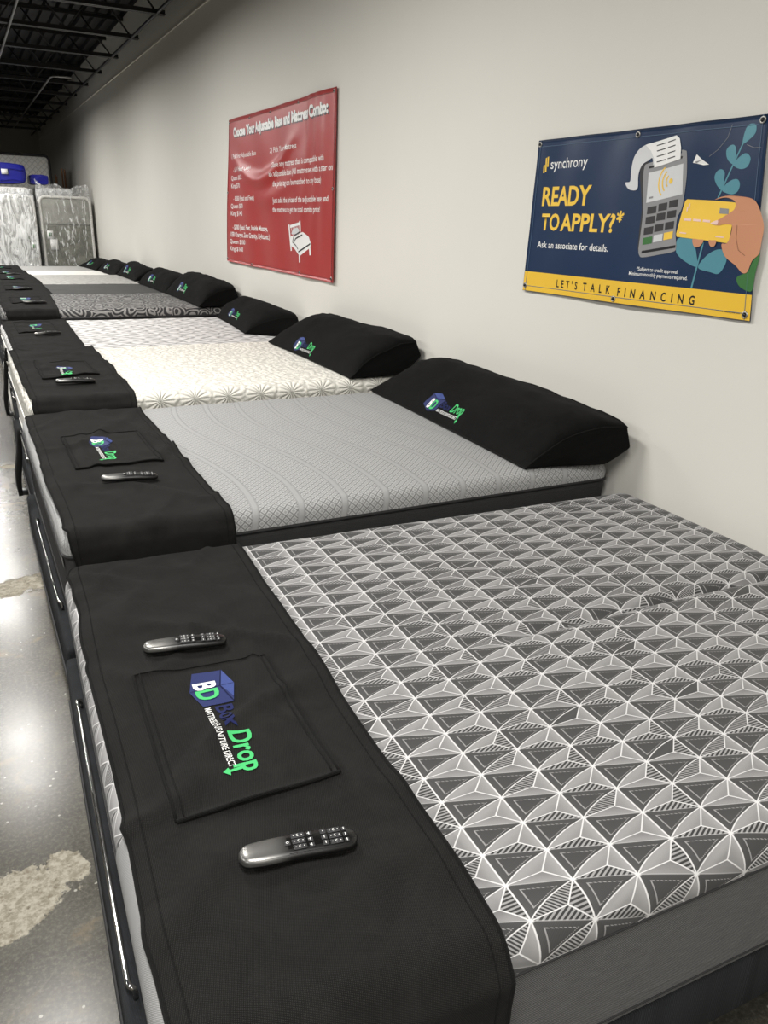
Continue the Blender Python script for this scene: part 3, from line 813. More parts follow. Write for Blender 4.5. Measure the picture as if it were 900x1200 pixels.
def make_remote(B, a, t, rz, label, group, full=False):
    body, pad, keys, ic = REM
    a += 0.022; o = link('remote_control', body); tag(o, label, 'remote', group)
    dx = Vector((cos(rz), sin(rz), 0)); p0 = B.top(a, t); p1 = B.top(a+0.186*cos(rz), t+0.186*sin(rz))
    zz = max(B.top(a+0.186*q/10*cos(rz), t+0.186*q/10*sin(rz)).z - (p0.z+(p1.z-p0.z)*q/10) for q in range(11))
    pitch = -math.atan2(p1.z-p0.z, 0.186)
    loc = Matrix.Translation((B.x0, B.y0, 0)) @ Matrix.Rotation(B.rz, 4, 'Z') @ Vector((p0.x, p0.y, p0.z+max(0.0, zz)*0.95+0.0030))
    o.location = loc; o.rotation_euler = (0, pitch, B.rz+rz)
    link('keypad', pad, o)
    if full:
        for kk in keys: link('key', kk, o)
    link('key_symbols', ic, o)
    return o

def pillow(A, Bc, C, D, zbed, thick, label, group, logo, seed, nu=44, nv=26, back=WX-0.012, small=False):
    """A near front, Bc near back, C far back, D far front corner; u runs far -> near, v front -> back"""
    A, Bc, C, D = map(Vector, (A, Bc, C, D)); n = ((Bc-A).cross(D-A)).normalized()
    if n.x > 0: n = -n
    if n.z < 0: n = -n
    def edge(u, v):
        return (D*(1-u)+A*u)*(1-v)+(C*(1-u)+Bc*u)*v
    def prof(u, v):
        a = 0.42+0.58*math.sqrt(max(0.0, 1-abs(2*u-1)**5.0))
        b = sin(pi/2*v/0.68) if v < 0.68 else 0.55+0.45*cos(pi/2*(v-0.68)/0.32)
        return a*max(0.0, b)**0.85
    def pt(u, v, side, q=0.0):
        # sides draw in between the corners as a stuffed case does
        uu = u+(0.5-u)*0.035*sin(pi*v); vv = v+(0.5-v)*0.05*sin(pi*u)
        p = edge(uu, vv); k = prof(u, v)
        w = 0.016*fbm(u*4+seed, v*3+seed, 0.5, 3)*min(1, k*2)
        w += 0.010*max(0.0, 1-abs(noise.noise(Vector((u*5+seed, v*2.2, 3.3))))*6)*min(1.0, k)*(abs(2*u-1))
        p = p+n*((thick*k+w+q) if side > 0 else -thick*1.3*k)
        p.z = max(p.z, zbed+0.003); p.x = min(p.x, back); return p
    v = []; uv = []; f = []
    for sd in (1, -1):
        for i in range(nu+1):
            for j in range(nv+1):
                u = 0.5-0.5*cos(pi*i/nu); w = 0.5-0.5*cos(pi*j/nv); v.append(pt(u, w, sd)); uv.append((u*1.5, w*0.5+(2 if sd < 0 else 0)))
    K = (nu+1)*(nv+1); g = lambda sd, i, j: (0 if sd > 0 else K)+i*(nv+1)+j
    for i in range(nu):
        for j in range(nv):
            f.append((g(1, i, j), g(1, i+1, j), g(1, i+1, j+1), g(1, i, j+1))); f.append((g(-1, i, j), g(-1, i, j+1), g(-1, i+1, j+1), g(-1, i+1, j)))
    rim = [(i, 0) for i in range(nu)]+[(nu, j) for j in range(nv)]+[(i, nv) for i in range(nu, 0, -1)]+[(0, j) for j in range(nv, 0, -1)]
    for q in range(len(rim)):
        (i0, j0), (i1, j1) = rim[q], rim[(q+1) % len(rim)]; f.append((g(1, i0, j0), g(-1, i0, j0), g(-1, i1, j1), g(1, i1, j1)))
    o = obj('pillow', v, f, MPIL, None, uv); bm = bmesh.new(); bm.from_mesh(o.data); bmesh.ops.remove_doubles(bm, verts=bm.verts, dist=0.0004); bm.to_mesh(o.data); bm.free()
    tag(o, label, 'pillow', group)
    m = MB(); ring = [pt(i/40, 0, 1) for i in range(40)]+[pt(1, i/16, 1) for i in range(16)]+[pt(1-i/40, 1, 1) for i in range(40)]+[pt(0, 1-i/16, 1) for i in range(16)]
    m.tube(ring, 0.0035, 6, closed=True); m.build('seam', MRUN2, o)
    u0, v0, sc = logo; lu = (A-D).length; lv = (Bc-A).length
    put_logo(lambda x, y, l: pt(u0+x*sc/lu, v0+y*sc/lv, 1, 0.0018+0.0006*l), o, 0.015, small)
    return o

TH = 0.0359
BEDS = {}
def bed(i, x0, y0, Wd, z0, z1, rc=0.07, r=0.05, rz=0.0, disp=None, dense=(), bar=None, L=None):
    B = Bed(); x0 = x0-0.022; B.x0, B.y0, B.rz, B.far = x0, y0, rz, i > 3
    L = L or (2.03-x0); B.slab = Slab(L, Wd, z0, z1, rc, r, disp); B.dense = dense; B.bar = bar or (Wd*0.30, Wd*0.72); BEDS[i] = B; return B

def dip1(a, t):
    """the slit of the split head end, fading towards the middle of the bed"""
    h = min(1.0, max(0.0, (a-0.78)/0.75)); c = 0.76+0.012*sin(a*5); d = t-c
    g = -0.030*h*math.exp(-(d/0.020)**2)+0.011*h*math.exp(-((d+0.055)/0.035)**2)-0.010*h*math.exp(-((d-0.07)/0.07)**2)
    return g+0.004*fbm(a*2.0, t*2.0, 0.2, 2)
soft = lambda sd, k=0.004: (lambda a, t: k*fbm(a*2.2+sd, t*2.2-sd, 0.4, 2))
bed(1, -0.0563, 0.650, 1.568, 0.335, 0.620, 0.062, 0.052, -TH, dip1, ((0.62, 0.92, 0.009),), (0.37, 1.28), 2.05)
bed(2, 0.010, 2.236, 1.589, 0.335, 0.700, 0.050, 0.042, 0, soft(2), (), (0.30, 1.15))
bed(3, 0.045, 3.850, 1.555, 0.335, 0.760, 0.058, 0.050, 0, soft(3))
bed(4, 0.075, 5.430, 1.690, 0.335, 0.742, 0.080, 0.050, 0, soft(4, 0.006))
bed(5, 0.110, 7.145, 1.505, 0.365, 0.820, 0.070, 0.045, 0, soft(5))
bed(6, 0.140, 8.675, 1.530, 0.365, 0.800, 0.070, 0.045, 0, soft(6))
bed(7, 0.165, 10.230, 1.590, 0.365, 0.800, 0.070, 0.045, 0, soft(7))
bed(8, 0.185, 11.845, 1.540, 0.365, 0.760, 0.070, 0.045, 0, soft(8))
bed(9, 0.200, 13.410, 1.530, 0.365, 0.745, 0.070, 0.045, 0, soft(9))
GM = 'mattresses in a row along the wall'
make_mattress(BEDS[1], 'grey mattress with a triangle pattern and split head end, nearest of the row', MTRI, MBORD, 0.060, MPIPE, GM, (('foot_panel', 0.44, 1.49, 0.060, 0.245, MTRI), ('foot_border', 0.02, 0.44, 0.014, 0.262, MBORD_L)), 0.002, 0.022)
make_mattress(BEDS[2], 'light grey mattress with a diamond knit and wavy double lines', MKNIT, MBORD_D, 0.068, MPIPE, GM, (('foot_band', 0.03, 1.55, 0.080, 0.112, MBORD_L),), 0.006)
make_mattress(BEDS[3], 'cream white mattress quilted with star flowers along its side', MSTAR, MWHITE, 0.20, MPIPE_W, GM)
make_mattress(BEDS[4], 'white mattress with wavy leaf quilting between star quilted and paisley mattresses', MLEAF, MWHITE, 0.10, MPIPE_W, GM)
make_mattress(BEDS[5], 'grey paisley mattress with a black edge along its side', MPAIS, MBORD_D, 0.072, MPIPE, GM, None, 0.010)
make_mattress(BEDS[6], 'plain charcoal mattress behind the paisley mattress', MDARK, MBORD_D, 0.08, MPIPE, GM, None, 0.004, 0.05)
make_mattress(BEDS[7], 'pale grey speckled mattress behind the plain charcoal mattress', MLIGHT, MBORD_L, 0.08, MPIPE, GM, None, 0.004, 0.05)
make_mattress(BEDS[8], 'plain white mattress, second last of the row', MWHITE, MWHITE, 0.08, MPIPE_W, GM, None, 0.004, 0.05)
make_mattress(BEDS[9], 'silver grey mattress, last of the row before the wrapped mattresses', MLIGHT2, MBORD_L, 0.08, MPIPE, GM, None, 0.004, 0.05)
BN = {1: 'the triangle patterned mattress', 2: 'the diamond knit mattress', 3: 'the cream star quilted mattress', 4: 'the white leaf quilted mattress', 5: 'the grey paisley mattress', 6: 'the plain charcoal mattress', 7: 'the pale speckled mattress', 8: 'the plain white mattress', 9: 'the last silver grey mattress'}
for i in range(1, 10):
    make_base(BEDS[i], 'dark adjustable bed base with chrome retainer bar under '+BN[i], 'bed bases along the aisle')

GR = 'black runners over the foot ends'
# i: (s1 far, s1 near, near drop, pocket (a0,a1,t0,t1), logo (a,t,scale))
RUN = {1: (0.482, 0.445, 0.36, (0.072, 0.360, 0.415, 0.866), (0.169, 0.830, 1.0), 'with two remotes'),
       2: (0.490, 0.475, 0.105, (0.095, 0.400, 0.615, 1.090), (0.185, 1.010, 0.95), 'with one remote'),
       3: (0.475, 0.455, 0.075, (0.085, 0.360, 0.450, 0.960), (0.175, 0.780, 0.92), 'with a sagging side'),
       4: (0.465, 0.420, 0.020, (0.070, 0.340, 0.840, 1.480), (0.165, 1.300, 1.0), 'with a tilted remote'),
       5: (0.470, 0.400, 0.080, (0.080, 0.340, 0.460, 1.000), (0.160, 0.880, 1.0), 'under a remote'),
       6: (0.500, 0.480, 0.045, (0.080, 0.340, 0.600, 1.100), (0.160, 0.990, 1.0), 'with a raised corner'),
       7: (0.480, 0.490, 0.045, (0.080, 0.340, 0.600, 1.100), (0.160, 1.000, 1.0), 'far down the row'),
       8: (0.490, 0.480, 0.045, (0.080, 0.340, 0.600, 1.100), (0.160, 1.000, 1.0), 'second last of the runners'),
       9: (0.480, 0.470, 0.045, (0.080, 0.340, 0.600, 1.100), (0.160, 1.000, 1.0), 'last of the runners')}
RUNO = {}
for i, (s1, s1n, dr, pk, lg, ex) in RUN.items():
    RUNO[i] = make_runner(BEDS[i], 'black cloth runner %s over the foot of %s' % (ex, BN[i]), GR, s1+0.022, dr, (pk[0]+0.022, pk[1]+0.022, pk[2], pk[3]), (lg[0]+0.022, lg[1], lg[2]), False, s1n+0.022, 0.003, i*1.37, res=0.018 if i < 3 else 0.035, rough=1.0 if i < 4 else 0.5)

# straps hanging from the runner corners on the aisle side
for i, (t, a, zl, w) in {2: (1.42, -0.030, 0.40, 0.12), 3: (1.40, -0.030, 0.40, 0.08), 4: (0.35, -0.03, 0.45, 0.06)}.items():
    m = MB(); n = 12; v = []; z1 = BEDS[i].slab.z1
    for k in range(n+1):
        q = k/n; z = z1-0.02-(z1-0.02-zl)*q; x = -0.028+(a+0.012)*min(1.0, q*1.4)+0.005*sin(q*5)
        for y in (t-w/2*(0.6+0.4*q), t+w/2*(0.6+0.4*q)): v += [(x-0.010*sin(pi*q*0.8), y, z), (x+0.012, y, z)]
    f = []
    for k in range(n):
        b = 4*k; f += [(b, b+2, b+6, b+4), (b+1, b+5, b+7, b+3), (b, b+4, b+5, b+1), (b+2, b+3, b+7, b+6)]
    f += [(0, 1, 3, 2), (4*n, 4*n+2, 4*n+3, 4*n+1)]
    obj('strap', v, f, MRUN2, RUNO[i], [(p[1], p[2]) for p in v])
    m = MB(); m.box(a-0.012, a+0.014, t-0.02, t+0.02, zl-0.012, zl+0.012, 0.004); m.build('strap_clip', MBLACKPL, RUNO[i])
# white cable looped over the foot of the leaf quilted bed
B = BEDS[4]
m = MB(); m.tube([(-0.006, 0.30, 0.60), (-0.030, 0.26, 0.645), (-0.045, 0.18, 0.66), (-0.05, 0.10, 0.63), (-0.048, 0.07, 0.54), (-0.044, 0.06, 0.44), (-0.040, 0.05, 0.345)], 0.007, 8)
o = m.build('power_cable', MPIPE_W); o.location = (B.x0, B.y0, 0); tag(o, 'white cable looped over the aisle side of the white leaf quilted mattress', 'cable')

GC = 'remote controls on the runners'
make_remote(BEDS[1], 0.138, 0.276, -0.13, 'black remote control nearest the viewer, on the black runner below its pocket', GC, True)
make_remote(BEDS[1], 0.108, 0.968, -0.115, 'black remote control just above the large logo pocket of the nearest runner', GC, True)
make_remote(BEDS[2], 0.152, 0.430, -0.12, 'black remote control on the runner of the diamond knit mattress', GC, True)
make_remote(BEDS[3], 0.130, 0.285, -0.06, 'black remote control on the runner of the cream star quilted mattress', GC)
make_remote(BEDS[4], 0.160, 0.660, 0.22, 'black remote control tilted on the runner of the white leaf quilted mattress', GC)
make_remote(BEDS[5], 0.165, 0.425, 0.0, 'black remote control on the runner of the grey paisley mattress', GC)
make_remote(BEDS[6], 0.150, 0.580, 0.0, 'black remote control on the runner of the plain charcoal mattress', GC)
make_remote(BEDS[8], 0.190, 0.300, 0.1, 'black remote control on the runner of the plain white mattress', GC)

GP = 'black pillows along the wall'
pillow((1.630, 2.270, 0.705), (2.000, 2.140, 0.835), (2.030, 3.480, 0.860), (1.735, 3.800, 0.705), 0.705, 0.135, 'large black pillow nearest the viewer, on the diamond knit mattress', GP, (0.375, 0.05, 1.0), 1.1)
pillow((1.640, 3.860, 0.765), (2.010, 3.780, 0.930), (2.030, 5.050, 0.925), (1.675, 5.290, 0.765), 0.765, 0.125, 'black pillow with a lifted corner, on the cream star quilted mattress', GP, (0.31, 0.02, 0.95), 2.7)
pillow((1.700, 5.900, 0.746), (2.010, 5.560, 0.860), (2.030, 6.800, 0.870), (1.800, 7.020, 0.746), 0.746, 0.135, 'round plump black pillow on the white leaf quilted mattress', GP, (0.30, 0.10, 1.0), 4.2)
pillow((1.670, 7.110, 0.825), (2.010, 7.090, 0.950), (2.030, 8.480, 0.980), (1.690, 8.560, 0.825), 0.825, 0.130, 'black pillow on the grey paisley mattress', GP, (0.28, 0.10, 1.0), 5.3, small=True)
pillow((1.730, 8.750, 0.805), (2.010, 8.750, 0.920), (2.030, 10.080, 0.93), (1.730, 10.200, 0.805), 0.805, 0.120, 'black pillow on the plain charcoal mattress', GP, (0.30, 0.10, 1.0), 6.1, 30, 18, small=True)
pillow((1.750, 10.500, 0.805), (2.010, 10.450, 0.900), (2.030, 11.650, 0.92), (1.740, 11.750, 0.805), 0.805, 0.115, 'black pillow on the pale speckled mattress', GP, (0.28, 0.10, 1.0), 7.7, 30, 18, small=True)
pillow((1.740, 12.00, 0.765), (2.010, 11.95, 0.860), (2.030, 13.250, 0.87), (1.720, 13.350, 0.765), 0.765, 0.115, 'black pillow on the plain white mattress', GP, (0.28, 0.10, 1.0), 8.4, 30, 18, small=True)
pillow((1.730, 13.60, 0.750), (2.010, 13.55, 0.830), (2.030, 14.800, 0.82), (1.640, 14.880, 0.750), 0.750, 0.100, 'black pillow on the last silver grey mattress', GP, (0.30, 0.10, 1.0), 9.9, 30, 18, small=True)

# ================================================================== banners on the wall
class Banner:
    def __init__(s, name, y0, z0, quad, w, h, wave, mat, hem, label):
        """quad: TL, TR, BR, BL in metres from (y0, z0); u runs to the reader's right (towards -Y)"""
        s.y0, s.z0, s.q, s.w, s.h, s.wave = y0, z0, quad, w, h, wave
        s.e = empty(name, (WX, y0, z0)); tag(s.e, label, 'banner', 'banners on the wall')
        nu, nv = 70, 44; v = []; uv = []
        for i in range(nu+1):
            for j in range(nv+1):
                v.append(s.cell(i/nu, j/nv)); uv.append((i/nu*w, j/nv*h))
        f = [(i*(nv+1)+j, (i+1)*(nv+1)+j, (i+1)*(nv+1)+j+1, i*(nv+1)+j+1) for i in range(nu) for j in range(nv)]
        n0 = len(v); per = [(i, 0) for i in range(nu+1)]+[(nu, j) for j in range(1, nv+1)]+[(i, nv) for i in range(nu-1, -1, -1)]+[(0, j) for j in range(nv-1, 0, -1)]
        for i, j in per: p = v[i*(nv+1)+j]; v.append((p[0]+0.004, p[1], p[2])); uv.append(uv[i*(nv+1)+j])
        m = len(per)
        for q in range(m):
            a = per[q][0]*(nv+1)+per[q][1]; r = (q+1) % m; b = per[r][0]*(nv+1)+per[r][1]; f.append((a, b, n0+r, n0+q))
        obj('sheet', v, f, mat, s.e, uv)
        # stitched hem line
        mb = MB(); d = 0.020
        mb.tube([s.cell(d/w+(1-2*d/w)*i/60, 1-d*1.3/h, 0.0012) for i in range(61)], 0.0012, 4)
        mb.tube([s.cell(d/w+(1-2*d/w)*i/60, d*1.1/h, 0.0012) for i in range(61)], 0.0012, 4)
        for uu in (d/w, 1-d/w): mb.tube([s.cell(uu, i/30, 0.0012) for i in range(31)], 0.0012, 4)
        mb.build('hem_stitching', hem, s.e)
    def cell(s, a, b, q=0.0):
        TL, TR, BR, BL = s.q
        top = (TL[0]+(TR[0]-TL[0])*a, TL[1]+(TR[1]-TL[1])*a); bot = (BL[0]+(BR[0]-BL[0])*a, BL[1]+(BR[1]-BL[1])*a)
        u = bot[0]+(top[0]-bot[0])*b; z = bot[1]+(top[1]-bot[1])*b
        return (-0.006-max(0.0, s.wave(u, z))-q, -u, z)
    def on(s, lay=1):
        return lambda x, z: (-0.006-max(0.0, s.wave(x, z))-0.0007*lay, -x, z)
    def pr(s, name, items, mat, lay=1, ml=0.05, label=None):
        for it in (items if name not in ('drawn_bed', 'drawn_outline', 'contactless_symbol', 'paper_lines', 'card_marks') else [None]):
            o = print_on(name, items if it is None else [it], s.on(lay), mat, s.e, ml)
            if label: o['label'] = label
        return o
    def grommet(s, x, z, hole=MINKK):
        m = MB(); c = s.on(2)(x, z); m.tube([(c[0], c[1]+0.0085*cos(2*pi*k/14), c[2]+0.0085*sin(2*pi*k/14)) for k in range(14)], 0.0032, 6, closed=True)
        g = m.build('grommet', MSILVER, s.e)
        m = MB(); m.tube([(c[0]-0.002, c[1], c[2]), (c[0]-0.006, c[1], c[2]), (c[0]-0.007, c[1], c[2])], [0.006, 0.005, 0.002], 8); m.build('screw_head', MINKK, g)

def wv_blue(u, z):
    t = z/0.6; r = 0.0035*(1+sin(u*23+1.2*sin(z*5)))*t+0.003*(1+sin(u*9+2+z*6))
    r += 0.010*(1-t)*max(0.0, sin(pi*u/1.2))+0.004*max(0.0, noise.noise(Vector((u*5, z*4, 2))))
    return r
bl = Banner('financing_banner', 2.935, 1.297, [(0.026, 0.606), (1.135, 0.603), (1.195, 0.003), (-0.003, 0.004)], 1.16, 0.60, wv_blue, MBLV, plain('navy_thread', (0.10, 0.16, 0.25), 0.7), 'navy and yellow banner with lettering and a drawn payment terminal, on the wall')
yb = []
bl.pr('yellow_strip', [([(-0.002, 0.0055), (1.1945, 0.0045), (1.188, 0.084), (0.004, 0.086)], [(0, 1, 2, 3)])], MYEL, 1, 0.04)
bl.pr('lender_mark', [poly2d([(0.071, 0.480), (0.080, 0.480), (0.080, 0.511), (0.071, 0.509)]), poly2d([(0.083, 0.484), (0.091, 0.484), (0.091, 0.538), (0.083, 0.536)]), poly2d([(0.094, 0.503), (0.102, 0.503), (0.102, 0.542), (0.094, 0.540)])], MINKY, 1)
bl.pr('lender_name', [put_text('synchrony', 0.116, 0.494, 0.233, 0.040, 0.004)], MINKW, 1)
bl.pr('headline', [put_text('READY', 0.078, 0.355, 0.306, 0.073, 0.026, 0.04), put_text('TO', 0.084, 0.259, 0.120, 0.065, 0.026, 0.04), put_text('APPLY?', 0.214, 0.258, 0.325, 0.066, 0.026, 0.04), put_text('*', 0.546, 0.270, 0.036, 0.062, 0.02)], MINKY, 1)
bl.pr('subline', [put_text('Ask an associate for details.', 0.072, 0.187, 0.450, 0.027, 0.008)], MINKW, 1)
bl.pr('small_print', [put_text('*Subject to credit approval.', 0.681, 0.1285, 0.196, 0.0135, 0.004), put_text('Minimum monthly payments required.', 0.648, 0.1105, 0.272, 0.0135, 0.004)], MINKW, 1)
bl.pr('slogan_letter', put_spaced("LET'S", 0.229, 0.035, 0.135, 0.031, 0.020)+put_spaced('TALK', 0.400, 0.035, 0.160, 0.031, 0.020)+put_spaced('FINANCING', 0.602, 0.032, 0.362, 0.031, 0.020), MINKK, 2)
bl.pr('imprint', [put_text('customer financing offer form', 1.060, 0.021, 0.095, 0.005, 0.0)], MINKK, 2)
SP = lambda *p: poly2d(spline2d(list(p), 5))
def leaf(*p): return SP(*p)
bl.pr('stem', [poly2d([(1.057, 0.533), (1.062, 0.531), (0.997, 0.371), (0.991, 0.372)]), poly2d([(0.960, 0.236), (0.966, 0.235), (0.946, 0.086), (0.939, 0.087)])], MINKT, 1)
for q in ([(1.057, 0.527), (1.057, 0.563), (1.067, 0.579), (1.084, 0.581), (1.096, 0.575), (1.099, 0.556), (1.087, 0.542)],
          [(1.035, 0.469), (1.008, 0.484), (0.997, 0.509), (1.006, 0.523), (1.022, 0.526), (1.035, 0.513), (1.038, 0.491)],
          [(1.035, 0.469), (1.046, 0.484), (1.069, 0.498), (1.086, 0.495), (1.098, 0.481), (1.091, 0.46), (1.07, 0.454), (1.046, 0.46)],
          [(1.007, 0.394), (0.983, 0.408), (0.967, 0.431), (0.971, 0.449), (0.987, 0.457), (1.004, 0.448), (1.007, 0.425)],
          [(1.007, 0.394), (1.018, 0.412), (1.042, 0.424), (1.062, 0.424), (1.074, 0.41), (1.07, 0.39), (1.051, 0.381), (1.023, 0.386)],
          [(0.951, 0.156), (0.901, 0.17), (0.863, 0.191), (0.851, 0.211), (0.854, 0.243), (0.903, 0.252), (0.922, 0.238), (0.945, 0.190)],
          [(0.958, 0.153), (0.977, 0.186), (1.01, 0.209), (1.046, 0.214), (1.068, 0.19), (1.063, 0.162), (1.043, 0.139), (1.012, 0.142)]):
    bl.pr('leaf', [leaf(*q)], MINKT, 1)
bl.pr('machine_side', [poly2d([(0.663, 0.498), (0.643, 0.489), (0.628, 0.475), (0.631, 0.447), (0.651, 0.381), (0.663, 0.334), (0.665, 0.267), (0.671, 0.204), (0.684, 0.183), (0.693, 0.205), (0.675, 0.471)])], MINKD, 1)
bl.pr('machine_body', [SP((0.665, 0.490), (0.738, 0.500), (0.811, 0.512), (0.812, 0.523), (0.83, 0.521), (0.84, 0.511), (0.852, 0.444), (0.853, 0.378), (0.850, 0.339), (0.837, 0.31), (0.84, 0.26), (0.852, 0.216), (0.842, 0.2), (0.775, 0.187), (0.704, 0.175), (0.685, 0.181), (0.676, 0.204), (0.674, 0.267), (0.669, 0.34), (0.651, 0.421), (0.647, 0.477))], MINKG, 2)
bl.pr('screen', [poly2d([(0.671, 0.458), (0.83, 0.481), (0.845, 0.385), (0.679, 0.359)])], MINKL, 3)
arcs = []
for r in (0.022, 0.040, 0.058): arcs.append(stroke2d([(0.783+r*cos(a), 0.428+r*1.0*sin(a)) for a in [pi*0.72+pi*0.56*k/10 for k in range(11)]], 0.0055))
arcs.append(poly2d([(0.783+0.009*cos(2*pi*k/14), 0.428+0.009*sin(2*pi*k/14)) for k in range(14)]))
bl.pr('contactless_symbol', arcs, MINKY, 4)
bl.pr('screen_mark', [poly2d([(0.688, 0.372), (0.708, 0.375), (0.708, 0.381), (0.688, 0.378)])], MINKG, 4)
bl.pr('card_slot', [poly2d([(0.694, 0.197), (0.848, 0.222), (0.848, 0.213), (0.693, 0.188)]), poly2d([(0.669, 0.479), (0.822, 0.505), (0.822, 0.498), (0.67, 0.472)])], MINKK, 3)
KEYS = [[(0.689, 0.345), (0.731, 0.35), (0.733, 0.326), (0.69, 0.321)], [(0.74, 0.355), (0.781, 0.36), (0.783, 0.336), (0.742, 0.331)], [(0.789, 0.365), (0.829, 0.37), (0.83, 0.347), (0.791, 0.342)], [(0.688, 0.311), (0.731, 0.317), (0.733, 0.293), (0.69, 0.287)], [(0.738, 0.323), (0.779, 0.328), (0.781, 0.304), (0.739, 0.299)], [(0.787, 0.331), (0.828, 0.336), (0.829, 0.313), (0.789, 0.307)], [(0.688, 0.275), (0.731, 0.282), (0.732, 0.257), (0.69, 0.251)], [(0.736, 0.286), (0.778, 0.292), (0.779, 0.268), (0.738, 0.262)], [(0.785, 0.294), (0.825, 0.3), (0.827, 0.276), (0.787, 0.271)], [(0.69, 0.241), (0.733, 0.248), (0.735, 0.224), (0.692, 0.217)], [(0.739, 0.251), (0.781, 0.258), (0.782, 0.234), (0.74, 0.227)], [(0.786, 0.26), (0.827, 0.267), (0.828, 0.243), (0.788, 0.236)]]
for k, q in enumerate(KEYS):
    bl.pr('machine_key', [poly2d(q)], (MINKD if k < 9 else (MINKGR, MINKL, MINKY)[k-9]), 3, 0.05, None if k < 9 else ('green key', 'pale key', 'yellow key')[k-9])
bl.pr('paper_curl', [SP((0.689, 0.475), (0.679, 0.505), (0.663, 0.499), (0.636, 0.485), (0.625, 0.453), (0.629, 0.407), (0.600, 0.403), (0.579, 0.413), (0.568, 0.429), (0.590, 0.433), (0.588, 0.469), (0.595, 0.515), (0.628, 0.545), (0.679, 0.549))], MINKL, 3)
bl.pr('paper', [poly2d([(0.693, 0.474), (0.814, 0.496), (0.809, 0.532), (0.797, 0.560), (0.779, 0.571), (0.712, 0.561), (0.642, 0.55), (0.668, 0.53), (0.686, 0.505)])], MINKW, 4)
ln = []
for k in range(4):
    z = 0.492+0.0175*k; x0 = 0.702-0.003*k
    for a, b in ((0, 0.040), (0.050, 0.085)): ln.append(stroke2d([(x0+a, z+0.16*a), (x0+b, z+0.16*b)], 0.003))
bl.pr('paper_lines', ln, MINKK, 5)
bl.pr('paper_plane', [poly2d([(0.872, 0.481), (0.884, 0.506), (0.91, 0.488), (0.938, 0.473), (0.916, 0.472), (0.89, 0.478)])], MINKW, 2)
bl.pr('paper_plane_fold', [poly2d([(0.887, 0.479), (0.908, 0.488), (0.880, 0.484)]), stroke2d([(0.935, 0.497), (0.965, 0.515), (0.995, 0.548), (1.005, 0.585)], 0.0012), stroke2d([(1.075, 0.523), (1.105, 0.512), (1.13, 0.512)], 0.0012)], MINKG, 3)
bl.pr('sleeve', [SP((1.192, 0.208), (1.17, 0.184), (1.159, 0.153), (1.123, 0.135), (1.127, 0.116), (1.148, 0.101), (1.186, 0.096), (1.188, 0.15))], MINKGR, 3)
bl.pr('card', [poly2d([(0.869, 0.369), (0.989, 0.363), (1.068, 0.357), (1.073, 0.352), (1.073, 0.334), (1.068, 0.242), (1.060, 0.235), (0.926, 0.244), (0.848, 0.249), (0.843, 0.258), (0.858, 0.349), (0.862, 0.364)])], MINKY, 3)
bl.pr('card_chip', [poly2d([(1.011, 0.341), (1.048, 0.338), (1.05, 0.322), (1.011, 0.324)])], MINKG, 4)
bl.pr('card_marks', [poly2d([(0.874, 0.330), (0.879, 0.331), (0.879, 0.346), (0.874, 0.345)]), poly2d([(0.881, 0.340), (0.886, 0.341), (0.886, 0.356), (0.881, 0.355)]), stroke2d([(0.868, 0.305), (0.900, 0.304)], 0.007), stroke2d([(0.908, 0.304), (0.940, 0.302)], 0.007), stroke2d([(0.948, 0.302), (0.978, 0.300)], 0.007), stroke2d([(0.858, 0.263), (0.888, 0.261)], 0.004), stroke2d([(1.01, 0.254), (1.045, 0.252)], 0.004)], MINKP, 4)
bl.pr('drawn_hand', [SP((1.068, 0.360), (1.03, 0.372), (0.985, 0.366), (1.02, 0.376), (1.07, 0.376), (1.128, 0.368), (1.153, 0.351), (1.173, 0.321), (1.189, 0.286), (1.190, 0.246), (1.189, 0.208), (1.169, 0.186), (1.159, 0.153), (1.14, 0.148), (1.109, 0.169), (1.062, 0.195), (1.041, 0.230), (1.060, 0.234), (1.070, 0.250), (1.072, 0.288), (1.041, 0.292), (1.015, 0.288), (0.990, 0.293), (1.014, 0.306), (1.057, 0.327), (1.072, 0.340)),
       SP((0.919, 0.243), (0.945, 0.243), (0.965, 0.241), (0.953, 0.222), (0.931, 0.219)), SP((0.985, 0.241), (1.0, 0.242), (1.017, 0.241), (1.012, 0.224), (0.996, 0.223))], MINKS, 5)
bl.pr('drawn_nail', [SP((0.982, 0.294), (1.008, 0.304), (1.013, 0.298), (1.008, 0.290))], MINKP, 6)
bl.pr('drawn_hand_crease', [stroke2d([(1.092, 0.290), (1.096, 0.250), (1.112, 0.215), (1.140, 0.200)], 0.0022)], plain('brown_ink', (0.30, 0.13, 0.07), 0.5), 6)
for x, z in ((0.040, 0.590), (0.599, 0.586), (1.118, 0.588), (1.174, 0.021), (0.584, 0.019), (0.014, 0.027)): bl.grommet(x, z)

